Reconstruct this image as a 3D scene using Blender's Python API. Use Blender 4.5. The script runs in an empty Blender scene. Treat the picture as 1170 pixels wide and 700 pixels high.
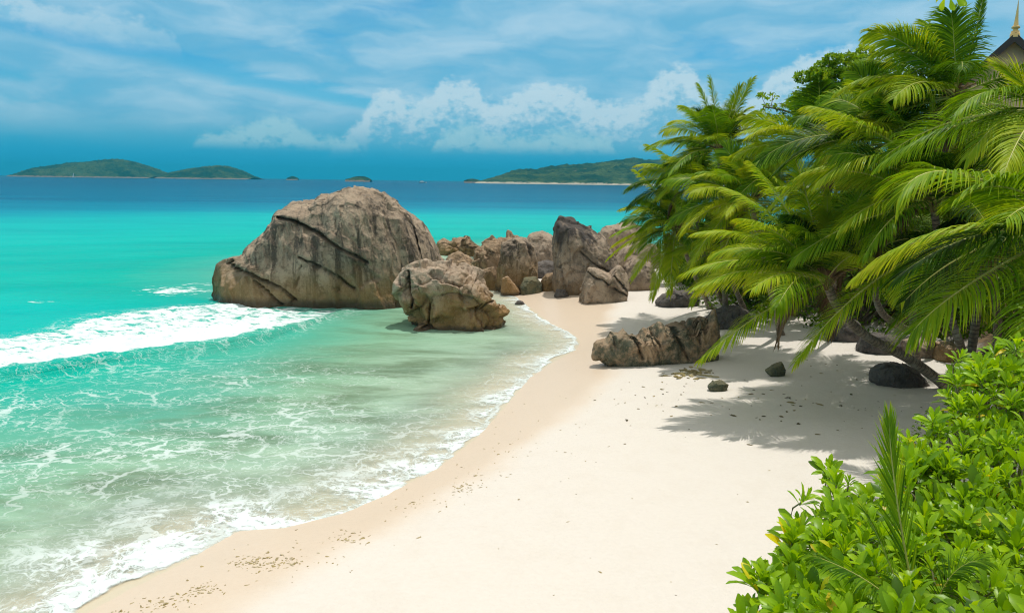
import bpy, bmesh, math, random
import numpy as np
from mathutils import Vector, Matrix

R = math.radians
rng = np.random.default_rng(7)
random.seed(7)
sc = bpy.context.scene
COL = sc.collection

# ------------------------------------------------------------------ camera
CAM = np.array([0.0, 0.0, 8.0])
FPX, PITCH, ROLL = 918.0, 8.85, 0.73
cd = bpy.data.cameras.new("camera")
cd.sensor_width = 36.0
cd.lens = 36.0 * FPX / 1170.0
cd.clip_start, cd.clip_end = 0.1, 60000.0
cam = bpy.data.objects.new("camera", cd)
COL.objects.link(cam)
MROT = Matrix.Rotation(R(90 - PITCH), 4, 'X') @ Matrix.Rotation(R(ROLL), 4, 'Z')
cam.matrix_world = Matrix.Translation(Vector(CAM)) @ MROT
sc.camera = cam
M3 = np.array(MROT.to_3x3())

# ------------------------------------------------------------------ light
SUN_EL, SUN_AZ = 75.0, 35.0           # azimuth clockwise from +Y
SUN_STRENGTH, SKY_STRENGTH = 3.1, 0.11
sc.view_settings.view_transform = 'Standard'
sc.view_settings.look = 'None'
sc.view_settings.gamma = 1.0
sc.view_settings.exposure = 0.0
sc.view_settings.use_curve_mapping = False
S = Vector((math.sin(R(SUN_AZ)) * math.cos(R(SUN_EL)), math.cos(R(SUN_AZ)) * math.cos(R(SUN_EL)), math.sin(R(SUN_EL))))
sl = bpy.data.lights.new("sun", 'SUN')
sl.energy, sl.angle, sl.color = SUN_STRENGTH, R(0.53), (1.0, 0.955, 0.88)
so = bpy.data.objects.new("sun", sl)
so.rotation_euler = S.to_track_quat('Z', 'Y').to_euler()
so.location = (20, 20, 60)
COL.objects.link(so)

sc.render.engine = 'CYCLES'
cy = sc.cycles
cy.use_adaptive_sampling = True
cy.adaptive_threshold = 0.02
cy.use_denoising = True
cy.filter_width = 1.15
cy.max_bounces = 8
cy.diffuse_bounces = 3
cy.glossy_bounces = 3
cy.transmission_bounces = 4
cy.transparent_max_bounces = 8
cy.volume_bounces = 0
cy.sample_clamp_indirect = 4.0
cy.caustics_reflective = False
cy.caustics_refractive = False


# ------------------------------------------------------------------ node helper
class NT:
    def __init__(self, tree):
        self.t = tree
        self.n = tree.nodes
        self.l = tree.links

    def node(self, typ, inputs=None, **kw):
        nd = self.n.new(typ)
        for k, v in kw.items():
            setattr(nd, k, v)
        for k, v in (inputs or {}).items():
            self.set(nd.inputs[k], v)
        return nd

    def set(self, sock, v):
        if hasattr(v, 'is_linked'):
            self.l.new(v, sock)
        elif isinstance(v, (tuple, list)) and len(v) == 3 and sock.type == 'RGBA':
            sock.default_value = (*v, 1.0)
        else:
            sock.default_value = v

    def math(self, op, a, b=0.0, c=0.0, clamp=False):
        nd = self.node('ShaderNodeMath', operation=op, use_clamp=clamp)
        self.set(nd.inputs[0], a)
        self.set(nd.inputs[1], b)
        if len(nd.inputs) > 2:
            self.set(nd.inputs[2], c)
        return nd.outputs[0]

    def vmath(self, op, a, b=(0, 0, 0)):
        nd = self.node('ShaderNodeVectorMath', operation=op)
        self.set(nd.inputs[0], a)
        self.set(nd.inputs[1], b)
        return nd.outputs[0]

    def smooth(self, v, a, b):
        nd = self.node('ShaderNodeMapRange', interpolation_type='SMOOTHSTEP', clamp=True)
        self.set(nd.inputs['Value'], v)
        self.set(nd.inputs['From Min'], a)
        self.set(nd.inputs['From Max'], b)
        return nd.outputs['Result']

    def mix(self, f, a, b, blend='MIX'):
        nd = self.node('ShaderNodeMix', data_type='RGBA', blend_type=blend)
        nd.clamp_factor = True
        self.set(nd.inputs[0], f)
        self.set(nd.inputs[6], a)
        self.set(nd.inputs[7], b)
        return nd.outputs[2]

    def noise(self, vec, scale, detail=4.0, rough=0.55, dist=0.0, lac=2.0, color=False):
        nd = self.node('ShaderNodeTexNoise', {'Scale': scale, 'Detail': detail, 'Roughness': rough,
                                              'Distortion': dist, 'Lacunarity': lac})
        self.set(nd.inputs['Vector'], vec)
        return nd.outputs['Color' if color else 'Fac']

    def mapping(self, vec, scale=(1, 1, 1), loc=(0, 0, 0), rot=(0, 0, 0)):
        nd = self.node('ShaderNodeMapping', {'Scale': scale, 'Location': loc, 'Rotation': rot})
        self.set(nd.inputs['Vector'], vec)
        return nd.outputs[0]

    def ramp(self, f, stops, interp='LINEAR'):
        nd = self.node('ShaderNodeValToRGB')
        cr = nd.color_ramp
        cr.interpolation = interp
        while len(cr.elements) < len(stops):
            cr.elements.new(0.5)
        for e, (p, c) in zip(cr.elements, stops):
            e.position = p
            e.color = (*c, 1.0) if len(c) == 3 else c
        self.set(nd.inputs[0], f)
        return nd.outputs[0]

    def attr(self, name, out='Fac'):
        return self.node('ShaderNodeAttribute', attribute_name=name).outputs[out]

    def bump(self, h, strength, dist=0.1, normal=None):
        nd = self.node('ShaderNodeBump', {'Strength': strength, 'Distance': dist})
        self.set(nd.inputs['Height'], h)
        if normal is not None:
            self.set(nd.inputs['Normal'], normal)
        return nd.outputs[0]


def material(name):
    m = bpy.data.materials.new(name)
    m.use_nodes = True
    m.node_tree.nodes.clear()
    nt = NT(m.node_tree)
    nt.out = nt.node('ShaderNodeOutputMaterial')
    return m, nt


def lin(r, g, b):
    f = lambda c: (c / 255.0 / 12.92) if c / 255.0 <= 0.04045 else ((c / 255.0 + 0.055) / 1.055) ** 2.4
    return (f(r), f(g), f(b))


# ------------------------------------------------------------------ sky (world)
def az_of(px):
    return math.degrees(math.atan((px - 585) / FPX))


def el_of(px, py):
    hy = 199.6 + 0.01275 * px
    return math.degrees(math.atan((hy - py) / FPX))


def build_world():
    w = bpy.data.worlds.new("World")
    sc.world = w
    w.use_nodes = True
    w.node_tree.nodes.clear()
    nt = NT(w.node_tree)
    out = nt.node('ShaderNodeOutputWorld')
    sky = nt.node('ShaderNodeTexSky', sky_type='NISHITA', sun_disc=False, sun_elevation=R(SUN_EL),
                  sun_rotation=R(SUN_AZ), altitude=10.0, air_density=1.0, dust_density=0.3, ozone_density=2.5)
    gen = nt.node('ShaderNodeTexCoord').outputs['Generated']
    sep = nt.node('ShaderNodeSeparateXYZ', {'Vector': gen})
    x, y, z = sep.outputs
    k = 1.0 / SKY_STRENGTH
    col = lambda r, g, b: tuple(c * k for c in lin(r, g, b))
    az = nt.math('MULTIPLY', nt.math('ARCTAN2', x, y), 57.29578)
    el = nt.math('MULTIPLY', nt.math('ARCSINE', z), 57.29578)
    ae = nt.node('ShaderNodeCombineXYZ', {'X': az, 'Y': el}).outputs[0]
    # deep blue of the gaps, deepened and shifted to cyan towards the horizon
    base = nt.mix(1.0, sky.outputs[0], (0.20, 0.80, 1.02), 'MULTIPLY')
    low = nt.smooth(el, 7.0, 0.0)
    base = nt.mix(nt.math('MULTIPLY', low, 0.95), base, col(0, 158, 212))
    # high veil: long tilted streaks
    tilt = nt.mapping(ae, scale=(0.055, 0.20, 1), rot=(0, 0, R(3.0)), loc=(3.1, 0.7, 0))
    wv = nt.noise(nt.mapping(ae, scale=(0.12, 0.30, 1)), 1.0, 3, 0.5, color=True)
    tv = nt.vmath('ADD', tilt, nt.vmath('SCALE', nt.vmath('SUBTRACT', wv, (0.5, 0.5, 0.5)), (0, 0, 0)))
    sc_node = tv.node.inputs[1].links[0].from_node
    sc_node.inputs['Scale'].default_value = 0.55
    n1 = nt.noise(tv, 1.0, 7, 0.55)
    n2 = nt.noise(nt.mapping(tv, scale=(2.0, 2.0, 1), loc=(9, 4, 0)), 1.0, 6, 0.55)
    veil = nt.math('ADD', nt.math('MULTIPLY', n1, 0.75), nt.math('MULTIPLY', n2, 0.35))
    # a narrow open gap running down to the right, and the clear band above the left islands
    gap_line = nt.math('SUBTRACT', el, nt.math('MULTIPLY_ADD', az, -0.155, el_of(330, 104) + 0.155 * az_of(330)))
    gap_line = nt.math('ADD', gap_line, nt.math('MULTIPLY', nt.math('SUBTRACT', n2, 0.5), 2.5))
    gap = nt.math('MULTIPLY', nt.smooth(nt.math('ABSOLUTE', gap_line), 0.75, 0.1), nt.smooth(az, 1.0, -7.0))
    vm = nt.smooth(veil, 0.31, 0.53)
    vm = nt.math('MULTIPLY', vm, nt.math('MULTIPLY_ADD', gap, -0.75, 1.0))
    lowmask = nt.smooth(nt.math('ADD', el, nt.math('MULTIPLY', nt.math('SUBTRACT', n1, 0.5), 3.0)), 1.2, 4.0)
    vm = nt.math('MULTIPLY', vm, nt.math('MULTIPLY_ADD', lowmask, 0.80, 0.14))
    vcol = nt.mix(nt.smooth(n2, 0.35, 0.72), col(118, 187, 220), col(180, 216, 235))
    vcol = nt.mix(nt.smooth(el, 5.0, 1.0), vcol, col(96, 178, 208))
    c = nt.mix(nt.math('MULTIPLY', vm, 0.92), base, vcol)
    # cumulus banks: top edge follows a profile over azimuth, roughened by noise
    fb = nt.noise(nt.mapping(ae, scale=(0.50, 0.85, 1)), 1.0, 8, 0.62)
    fb2 = nt.noise(nt.mapping(ae, scale=(1.3, 1.8, 1), loc=(5, 2, 0)), 1.0, 6, 0.6)

    def bank(cc, prof, floor_el, soft_floor, amp, bright, dim, opacity):
        fc = nt.node('ShaderNodeFloatCurve')
        cv = fc.mapping.curves[0]
        pts = [((az_of(px) + 40) / 80.0, max(0.0, el_of(px, py) / 16.0)) for px, py in prof]
        pts = [(0.0, 0.0)] + pts + [(1.0, 0.0)]
        cv.points[0].location = pts[0]
        cv.points[1].location = pts[-1]
        for p in pts[1:-1]:
            cv.points.new(*p)
        for p in cv.points:
            p.handle_type = 'AUTO_CLAMPED'
        fc.mapping.update()
        nt.set(fc.inputs['Value'], nt.math('DIVIDE', nt.math('ADD', az, 40.0), 80.0))
        top = nt.math('MULTIPLY', fc.outputs[0], 16.0)
        rough = nt.math('ADD', nt.math('MULTIPLY', nt.math('SUBTRACT', fb, 0.5), amp),
                        nt.math('MULTIPLY', nt.math('SUBTRACT', fb2, 0.5), amp * 0.75))
        h = nt.math('SUBTRACT', nt.math('ADD', top, rough), el)
        m = nt.math('MULTIPLY', nt.smooth(h, -0.18, 0.62), nt.smooth(el, floor_el, floor_el + soft_floor))
        lit = nt.math('MULTIPLY_ADD', nt.smooth(h, 4.0, 0.0), 0.75, nt.math('MULTIPLY', nt.math('SUBTRACT', fb2, 0.45), 2.2))
        kc = nt.mix(nt.smooth(lit, 0.10, 0.75), dim, bright)
        return nt.mix(nt.math('MULTIPLY', m, opacity), cc, kc)

    c = bank(c, [(330, 205), (385, 165), (420, 128), (447, 106), (470, 116), (492, 108), (516, 95), (538, 97), (560, 118), (588, 106),
                 (622, 99), (655, 104), (686, 122), (712, 119), (735, 102), (762, 83), (782, 86), (800, 112), (830, 120),
                 (870, 92), (905, 80), (960, 70), (1060, 90), (1170, 120)],
             1.2, 3.0, 2.3, col(202, 227, 238), col(122, 190, 220), 0.80)
    c = bank(c, [(200, 210), (232, 158), (262, 152), (296, 142), (322, 134), (345, 146), (372, 156), (405, 160), (430, 215),
                 (470, 200), (505, 152), (530, 142), (560, 154), (600, 156), (640, 150), (690, 158), (720, 210)],
             1.7, 0.9, 1.7, col(172, 216, 228), col(96, 180, 212), 0.75)
    # puffs high on the left
    c = bank(c, [(-200, -20), (-60, -30), (10, -8), (30, 6), (52, 26), (80, 40), (140, 42), (210, 60), (260, 190)],
             7.0, 4.0, 2.0, col(200, 226, 238), col(128, 196, 226), 0.7)
    # unseen bright broken cloud, added overhead above the frame for neutral fill light
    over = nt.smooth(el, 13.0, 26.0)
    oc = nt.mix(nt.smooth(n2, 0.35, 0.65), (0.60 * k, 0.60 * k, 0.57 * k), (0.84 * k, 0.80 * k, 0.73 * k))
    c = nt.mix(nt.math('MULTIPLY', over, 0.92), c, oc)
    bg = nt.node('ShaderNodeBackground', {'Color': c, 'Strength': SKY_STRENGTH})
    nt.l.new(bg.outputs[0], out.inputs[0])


build_world()


# ------------------------------------------------------------------ projection helpers (photo pixel -> place)
def ray(px, py):
    v = M3 @ np.array([(px - 585.0) / FPX, (350.0 - py) / FPX, -1.0])
    return v


def at_z(px, py, z=0.0):
    v = ray(px, py)
    return CAM + v * ((z - CAM[2]) / v[2])


def at_y(px, py, y):
    v = ray(px, py)
    return CAM + v * (y / v[1])


# ------------------------------------------------------------------ numpy noise
def _hash(ix, iy, iz, seed):
    h = (ix * 374761393 + iy * 668265263 + iz * 2147483647 + seed * 1274126177) & 0xffffffff
    h = ((h ^ (h >> 13)) * 1274126177) & 0xffffffff
    h = ((h ^ (h >> 16)) * 2246822519) & 0xffffffff
    return ((h ^ (h >> 15)) & 0xffffff) / float(0xffffff)


def vnoise(p, seed=0):
    p = np.asarray(p, dtype=np.float64)
    i = np.floor(p).astype(np.int64)
    f = p - i
    u = f * f * f * (f * (f * 6 - 15) + 10)
    r = 0.0
    for dx in (0, 1):
        wx = u[:, 0] if dx else 1 - u[:, 0]
        for dy in (0, 1):
            wy = u[:, 1] if dy else 1 - u[:, 1]
            for dz in (0, 1):
                wz = u[:, 2] if dz else 1 - u[:, 2]
                r = r + wx * wy * wz * _hash(i[:, 0] + dx, i[:, 1] + dy, i[:, 2] + dz, seed)
    return r * 2 - 1


def fbm(p, octs=4, gain=0.5, seed=0, ridged=False):
    a, s, t = 1.0, 0.0, 0.0
    q = np.array(p, dtype=np.float64)
    for o in range(octs):
        n = vnoise(q, seed + o * 17)
        if ridged:
            n = 1 - 2 * np.abs(n)
        s = s + a * n
        t += a
        a *= gain
        q = q * 2.03 + 11.3
    return s / t


def worley(p, seed=0):
    """F1, F2-F1 and a random value of the nearest cell"""
    p = np.asarray(p, dtype=np.float64)
    i = np.floor(p).astype(np.int64)
    f1 = np.full(len(p), 9.0)
    f2 = np.full(len(p), 9.0)
    idv = np.zeros(len(p))
    cen = np.zeros_like(p)
    gr = np.zeros_like(p)
    for dx in (-1, 0, 1):
        for dy in (-1, 0, 1):
            for dz in (-1, 0, 1):
                c = i + np.array([dx, dy, dz])
                o = np.stack([_hash(c[:, 0], c[:, 1], c[:, 2], seed + q) for q in (1, 2, 3)], 1)
                d = np.linalg.norm(c + o - p, axis=1)
                near = d < f1
                f2 = np.where(near, f1, np.minimum(f2, d))
                idv = np.where(near, o[:, 0], idv)
                cen = np.where(near[:, None], c + o, cen)
                gr = np.where(near[:, None], np.stack([_hash(c[:, 0], c[:, 1], c[:, 2], seed + q) for q in (7, 8, 9)], 1) * 2 - 1, gr)
                f1 = np.where(near, d, f1)
    return f1, f2 - f1, idv, ((p - cen) * gr).sum(1)


def P3(x, y, z=0.0):
    x = np.asarray(x, dtype=np.float64)
    return np.stack([x, np.broadcast_to(y, x.shape), np.broadcast_to(z, x.shape)], 1)


def sstep(a, b, x):
    t = np.clip((x - a) / (b - a), 0, 1)
    return t * t * (3 - 2 * t)


def seg_dist(px, py, poly):
    """unsigned distance from points to an open polyline"""
    best = np.full(px.shape, 1e9)
    for (x0, y0), (x1, y1) in zip(poly[:-1], poly[1:]):
        dx, dy = x1 - x0, y1 - y0
        t = np.clip(((px - x0) * dx + (py - y0) * dy) / (dx * dx + dy * dy + 1e-12), 0, 1)
        best = np.minimum(best, np.hypot(px - x0 - t * dx, py - y0 - t * dy))
    return best


def inside(px, py, poly):
    c = np.zeros(px.shape, bool)
    n = len(poly)
    for i in range(n):
        x0, y0 = poly[i]
        x1, y1 = poly[(i + 1) % n]
        if y0 == y1:
            continue
        k = ((y0 > py) != (y1 > py)) & (px < (x1 - x0) * (py - y0) / (y1 - y0) + x0)
        c ^= k
    return c


def signed(px, py, poly):
    """+ inside the closed polygon"""
    d = seg_dist(px, py, list(poly) + [poly[0]])
    return np.where(inside(px, py, poly), d, -d)


# ------------------------------------------------------------------ mesh helpers
def mesh_from(name, V, faces, mats=(), smooth=False, midx=None, attrs=None):
    """faces: one (n,k) array or a list of such arrays with different k"""
    me = bpy.data.meshes.new(name)
    V = np.asarray(V, dtype=np.float32)
    if not isinstance(faces, list):
        faces = [faces]
    faces = [np.asarray(f, dtype=np.int32) for f in faces if len(f)]
    loops = np.concatenate([f.ravel() for f in faces])
    tot = np.concatenate([np.full(len(f), f.shape[1], np.int32) for f in faces])
    start = np.concatenate([[0], np.cumsum(tot)[:-1]]).astype(np.int32)
    me.vertices.add(len(V))
    me.vertices.foreach_set('co', V.ravel())
    me.loops.add(len(loops))
    me.loops.foreach_set('vertex_index', loops)
    me.polygons.add(len(tot))
    me.polygons.foreach_set('loop_start', start)
    me.polygons.foreach_set('loop_total', tot)
    me.polygons.foreach_set('use_smooth', np.full(len(tot), smooth, bool))
    for m in (mats if isinstance(mats, (list, tuple)) else [mats]):
        me.materials.append(m)
    if midx is not None:
        me.polygons.foreach_set('material_index', np.asarray(midx, np.int32))
    for k, v in (attrs or {}).items():
        a = me.attributes.new(k, 'FLOAT', 'POINT')
        a.data.foreach_set('value', np.asarray(v, np.float32))
    me.update(calc_edges=True)
    me.validate()
    return me


def link(name, me, parent=None):
    o = bpy.data.objects.new(name, me)
    COL.objects.link(o)
    if parent is not None:
        o.parent = parent
        o.matrix_parent_inverse = Matrix.Identity(4)
    return o


def tag(o, label=None, cat=None, group=None, kind=None):
    for k, v in (('label', label), ('category', cat), ('group', group), ('kind', kind)):
        if v:
            o[k] = v
    return o


def empty(name, loc, label, cat, group=None):
    o = bpy.data.objects.new(name, None)
    o.empty_display_size = 0.2
    o.location = loc
    COL.objects.link(o)
    return tag(o, label, cat, group)


def tube(pts, rad, sides=8, cap=True):
    """swept tube, returns V, quads"""
    pts = np.asarray(pts, float)
    rad = np.broadcast_to(rad, (len(pts),))
    T = np.gradient(pts, axis=0)
    T /= np.linalg.norm(T, axis=1)[:, None] + 1e-12
    a = np.array([0.31, 0.87, 0.38]) if abs(T[0, 2]) > 0.9 else np.array([0, 0, 1.0])
    N = np.cross(T, a)
    N /= np.linalg.norm(N, axis=1)[:, None] + 1e-12
    B = np.cross(T, N)
    th = np.linspace(0, 2 * np.pi, sides, endpoint=False)
    V = pts[:, None, :] + rad[:, None, None] * (np.cos(th)[None, :, None] * N[:, None, :] + np.sin(th)[None, :, None] * B[:, None, :])
    n = len(pts)
    i, j = np.meshgrid(np.arange(n - 1), np.arange(sides), indexing='ij')
    jn = (j + 1) % sides
    Q = np.stack([i * sides + j, i * sides + jn, (i + 1) * sides + jn, (i + 1) * sides + j], -1).reshape(-1, 4)
    return V.reshape(-1, 3), Q


def bez(P0, P1, P2, t):
    t = np.asarray(t)[:, None]
    return (1 - t) ** 2 * P0 + 2 * t * (1 - t) * P1 + t * t * P2


def bezT(P0, P1, P2, t):
    t = np.asarray(t)[:, None]
    d = 2 * (1 - t) * (P1 - P0) + 2 * t * (P2 - P1)
    return d / (np.linalg.norm(d, axis=1)[:, None] + 1e-9)


def catmull(P, n):
    P = np.asarray(P, float)
    Q = np.vstack([2 * P[0] - P[1], P, 2 * P[-1] - P[-2]])
    out = []
    for k in range(len(P) - 1):
        a, b, c, d = Q[k:k + 4]
        for t in np.linspace(0, 1, n, endpoint=False):
            out.append(0.5 * (2 * b + (c - a) * t + (2 * a - 5 * b + 4 * c - d) * t * t + (3 * b - a - 3 * c + d) * t ** 3))
    out.append(P[-1])
    return np.array(out)


class Acc:
    """collects pieces into one mesh"""
    def __init__(self):
        self.V, self.Q, self.M, self.A, self.n = [], [], [], [], 0

    def add(self, V, Q, mi=0, a=0.0):
        self.V.append(V)
        self.Q.append(np.asarray(Q) + self.n)
        self.M.append(np.full(len(Q), mi))
        self.A.append(np.broadcast_to(a, (len(V),)))
        self.n += len(V)

    def mesh(self, name, mats, smooth=False):
        return mesh_from(name, np.vstack(self.V), np.vstack(self.Q), mats, smooth, np.concatenate(self.M),
                         {'tint': np.concatenate(self.A)})


# ================================================================== LAND AND SEA
SHORE_PX = [(95, 702), (150, 672), (215, 640), (270, 607), (330, 602), (395, 585), (440, 566), (500, 535), (545, 500),
            (580, 462), (605, 432), (632, 414), (658, 400), (664, 390), (650, 379), (630, 370), (612, 356), (592, 341), (580, 331)]
shore = [tuple(at_z(px, py)[:2]) for px, py in SHORE_PX]
LAND = [(6.0, -60.0), (-7.0, -20.0), (-7.5, 0.0), (-7.6, 9.0)] + shore + \
       [(-3.0, 66.0), (-6.0, 74.0), (-4.0, 82.0), (2.0, 86.0), (10.0, 84.0), (20.0, 86.0), (40.0, 100.0), (80.0, 110.0), (400.0, 130.0), (400.0, -60.0)]
WET_PX = [(250, 702), (330, 660), (430, 610), (535, 548), (600, 505), (660, 462), (700, 425), (712, 405), (688, 372), (700, 350), (672, 340), (600, 330)]
wet = [tuple(at_z(px, py, 0.25)[:2]) for px, py in WET_PX]
DRY = [(12.0, -60.0), (-4.0, -20.0), (-4.2, 0.0), (-4.3, 9.0)] + wet + [(0, 70), (8.0, 78.0), (20.0, 80.0), (40.0, 92.0), (400.0, 120.0), (400.0, -60.0)]
HILL = [(3.6, -30.0), (2.4, 0.0), (2.5, 5.0), (4.3, 8.6), (7.8, 13.0), (12.6, 20.0), (16.6, 27.0), (19.0, 34.0), (16.5, 41.0), (13.5, 50.0), (11.5, 58.0),
        (13.0, 70.0), (30.0, 84.0), (80.0, 96.0), (380.0, 110.0), (380.0, -30.0)]


def ground_z(x, y):
    sd = signed(x, y, LAND)
    up = 1.15 * (1 - np.exp(-np.maximum(sd, 0) / 6.5))
    dn = -0.085 * np.maximum(-sd, 0)
    dn = np.maximum(dn, -14.0)
    hd = np.maximum(signed(x, y, HILL), 0)
    near = sstep(26, 12, y)
    hill = (1 - near) * np.minimum(0.42 * hd, 11 + 0.02 * hd) + near * (3.7 * (1 - np.exp(-hd / 2.6)) + 0.12 * np.minimum(hd, 60))
    hill = hill * sstep(0, 1.5, hd + 0.6)
    q = P3(x, y)
    bumps = 0.035 * fbm(q * 0.45, 3, seed=5) * sstep(1.0, 4.0, sd) + 0.35 * fbm(q * 0.25, 3, seed=9) * sstep(1, 6, hd)
    return np.where(sd > 0, up, dn) + hill + bumps, sd


def gz(x, y):
    return float(ground_z(np.array([x]), np.array([y]))[0][0])


def axis_coords(spans):
    out = []
    for a, b, n in spans:
        out.append(np.linspace(a, b, n, endpoint=False))
    return np.concatenate(out + [[spans[-1][1]]])


def grid_mesh(xs, ys):
    X, Y = np.meshgrid(xs, ys, indexing='ij')
    nx, ny = X.shape
    i, j = np.meshgrid(np.arange(nx - 1), np.arange(ny - 1), indexing='ij')
    Q = np.stack([i * ny + j, (i + 1) * ny + j, (i + 1) * ny + j + 1, i * ny + j + 1], -1).reshape(-1, 4)
    return X.ravel(), Y.ravel(), Q


def sand_material():
    m, nt = material("sand")
    pos = nt.node('ShaderNodeNewGeometry').outputs['Position']
    dry = nt.attr('dry')
    hill = nt.attr('hill')
    n = nt.noise(pos, 0.35, 4, 0.5)
    nf = nt.noise(pos, 9.0, 4, 0.6)
    grain = nt.noise(pos, 130.0, 2, 0.6)
    d = nt.math('ADD', dry, nt.math('MULTIPLY', nt.math('SUBTRACT', n, 0.5), 1.6))
    mott = nt.noise(pos, 1.1, 5, 0.65)
    wetm = nt.smooth(d, 0.9, -0.5)
    c_dry = nt.mix(nf, (0.65, 0.60, 0.54), (0.715, 0.67, 0.61))
    c_wet = nt.mix(nf, (0.63, 0.50, 0.37), (0.69, 0.565, 0.435))
    c = nt.mix(nt.math('MULTIPLY', wetm, 0.9), c_dry, c_wet)
    c = nt.mix(nt.math('MULTIPLY', nt.smooth(grain, 0.62, 0.75), 0.25), c, (0.45, 0.36, 0.26))
    c = nt.mix(nt.math('MULTIPLY', nt.smooth(mott, 0.45, 0.70), 0.10), c, (0.52, 0.44, 0.34))
    # leaf litter and soil on the bank under the trees
    ln = nt.noise(pos, 3.0, 6, 0.7)
    soil = nt.mix(nt.smooth(ln, 0.4, 0.65), (0.05, 0.035, 0.02), (0.22, 0.15, 0.08))
    soil = nt.mix(nt.smooth(nt.noise(pos, 14.0, 3, 0.7), 0.55, 0.7), soil, (0.10, 0.13, 0.03))
    hm = nt.smooth(nt.math('ADD', hill, nt.math('MULTIPLY', nt.math('SUBTRACT', ln, 0.5), 2.5)), 0.0, 1.2)
    c = nt.mix(hm, c, soil)
    h = nt.math('ADD', nt.math('MULTIPLY', nf, 0.6), nt.math('MULTIPLY', grain, 0.12))
    dents = nt.noise(pos, 1.7, 3, 0.5)
    h = nt.math('ADD', h, nt.math('MULTIPLY', nt.math('SMOOTH_MIN', dents, 0.5, 0.1), 1.4))
    b = nt.bump(h, nt.math('MULTIPLY_ADD', wetm, -0.35, 0.45), 0.05)
    p = nt.node('ShaderNodeBsdfPrincipled', {'Base Color': c, 'Roughness': nt.math('MULTIPLY_ADD', wetm, -0.55, 0.92), 'Normal': b})
    p.inputs['Specular IOR Level'].default_value = 0.25
    nt.l.new(p.outputs[0], nt.out.inputs[0])
    return m


FAR = 15000.0
xs = axis_coords([(-FAR, -1500, 6), (-1500, -200, 10), (-200, -30, 24), (-30, 26, 190), (26, 60, 34), (60, 250, 14), (250, 1500, 8), (1500, FAR, 6)])
ys = axis_coords([(-400, -40, 6), (-40, 6, 18), (6, 64, 200), (64, 100, 34), (100, 400, 24), (400, 2000, 10), (2000, FAR, 8)])
X, Y, Q = grid_mesh(xs, ys)
Z, SD = ground_z(X, Y)
Z = np.where(SD < -200, -14.0, Z)
me = mesh_from("ground", P3(X, Y, Z), Q, sand_material(), True, None,
               {'dry': signed(X, Y, DRY), 'hill': signed(X, Y, HILL)})
tag(link("ground", me), "pale sand beach rising to a leaf littered bank", kind='structure')


# ------------------------------------------------------------------ water
FRONT_PX = [(-260, 492), (-120, 463), (0, 437), (60, 429), (130, 416), (200, 406), (260, 398), (310, 387), (350, 374), (385, 360), (402, 355)]
BACK_PX = [(-260, 408), (-120, 396), (0, 384), (60, 374), (110, 361), (160, 356), (200, 352), (250, 347), (300, 349), (345, 353), (402, 353)]
front = np.array([at_z(*p)[:2] for p in FRONT_PX])
back = np.array([at_z(*p)[:2] for p in BACK_PX])
band = [tuple(p) for p in front] + [tuple(p) for p in back[::-1]]


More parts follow.
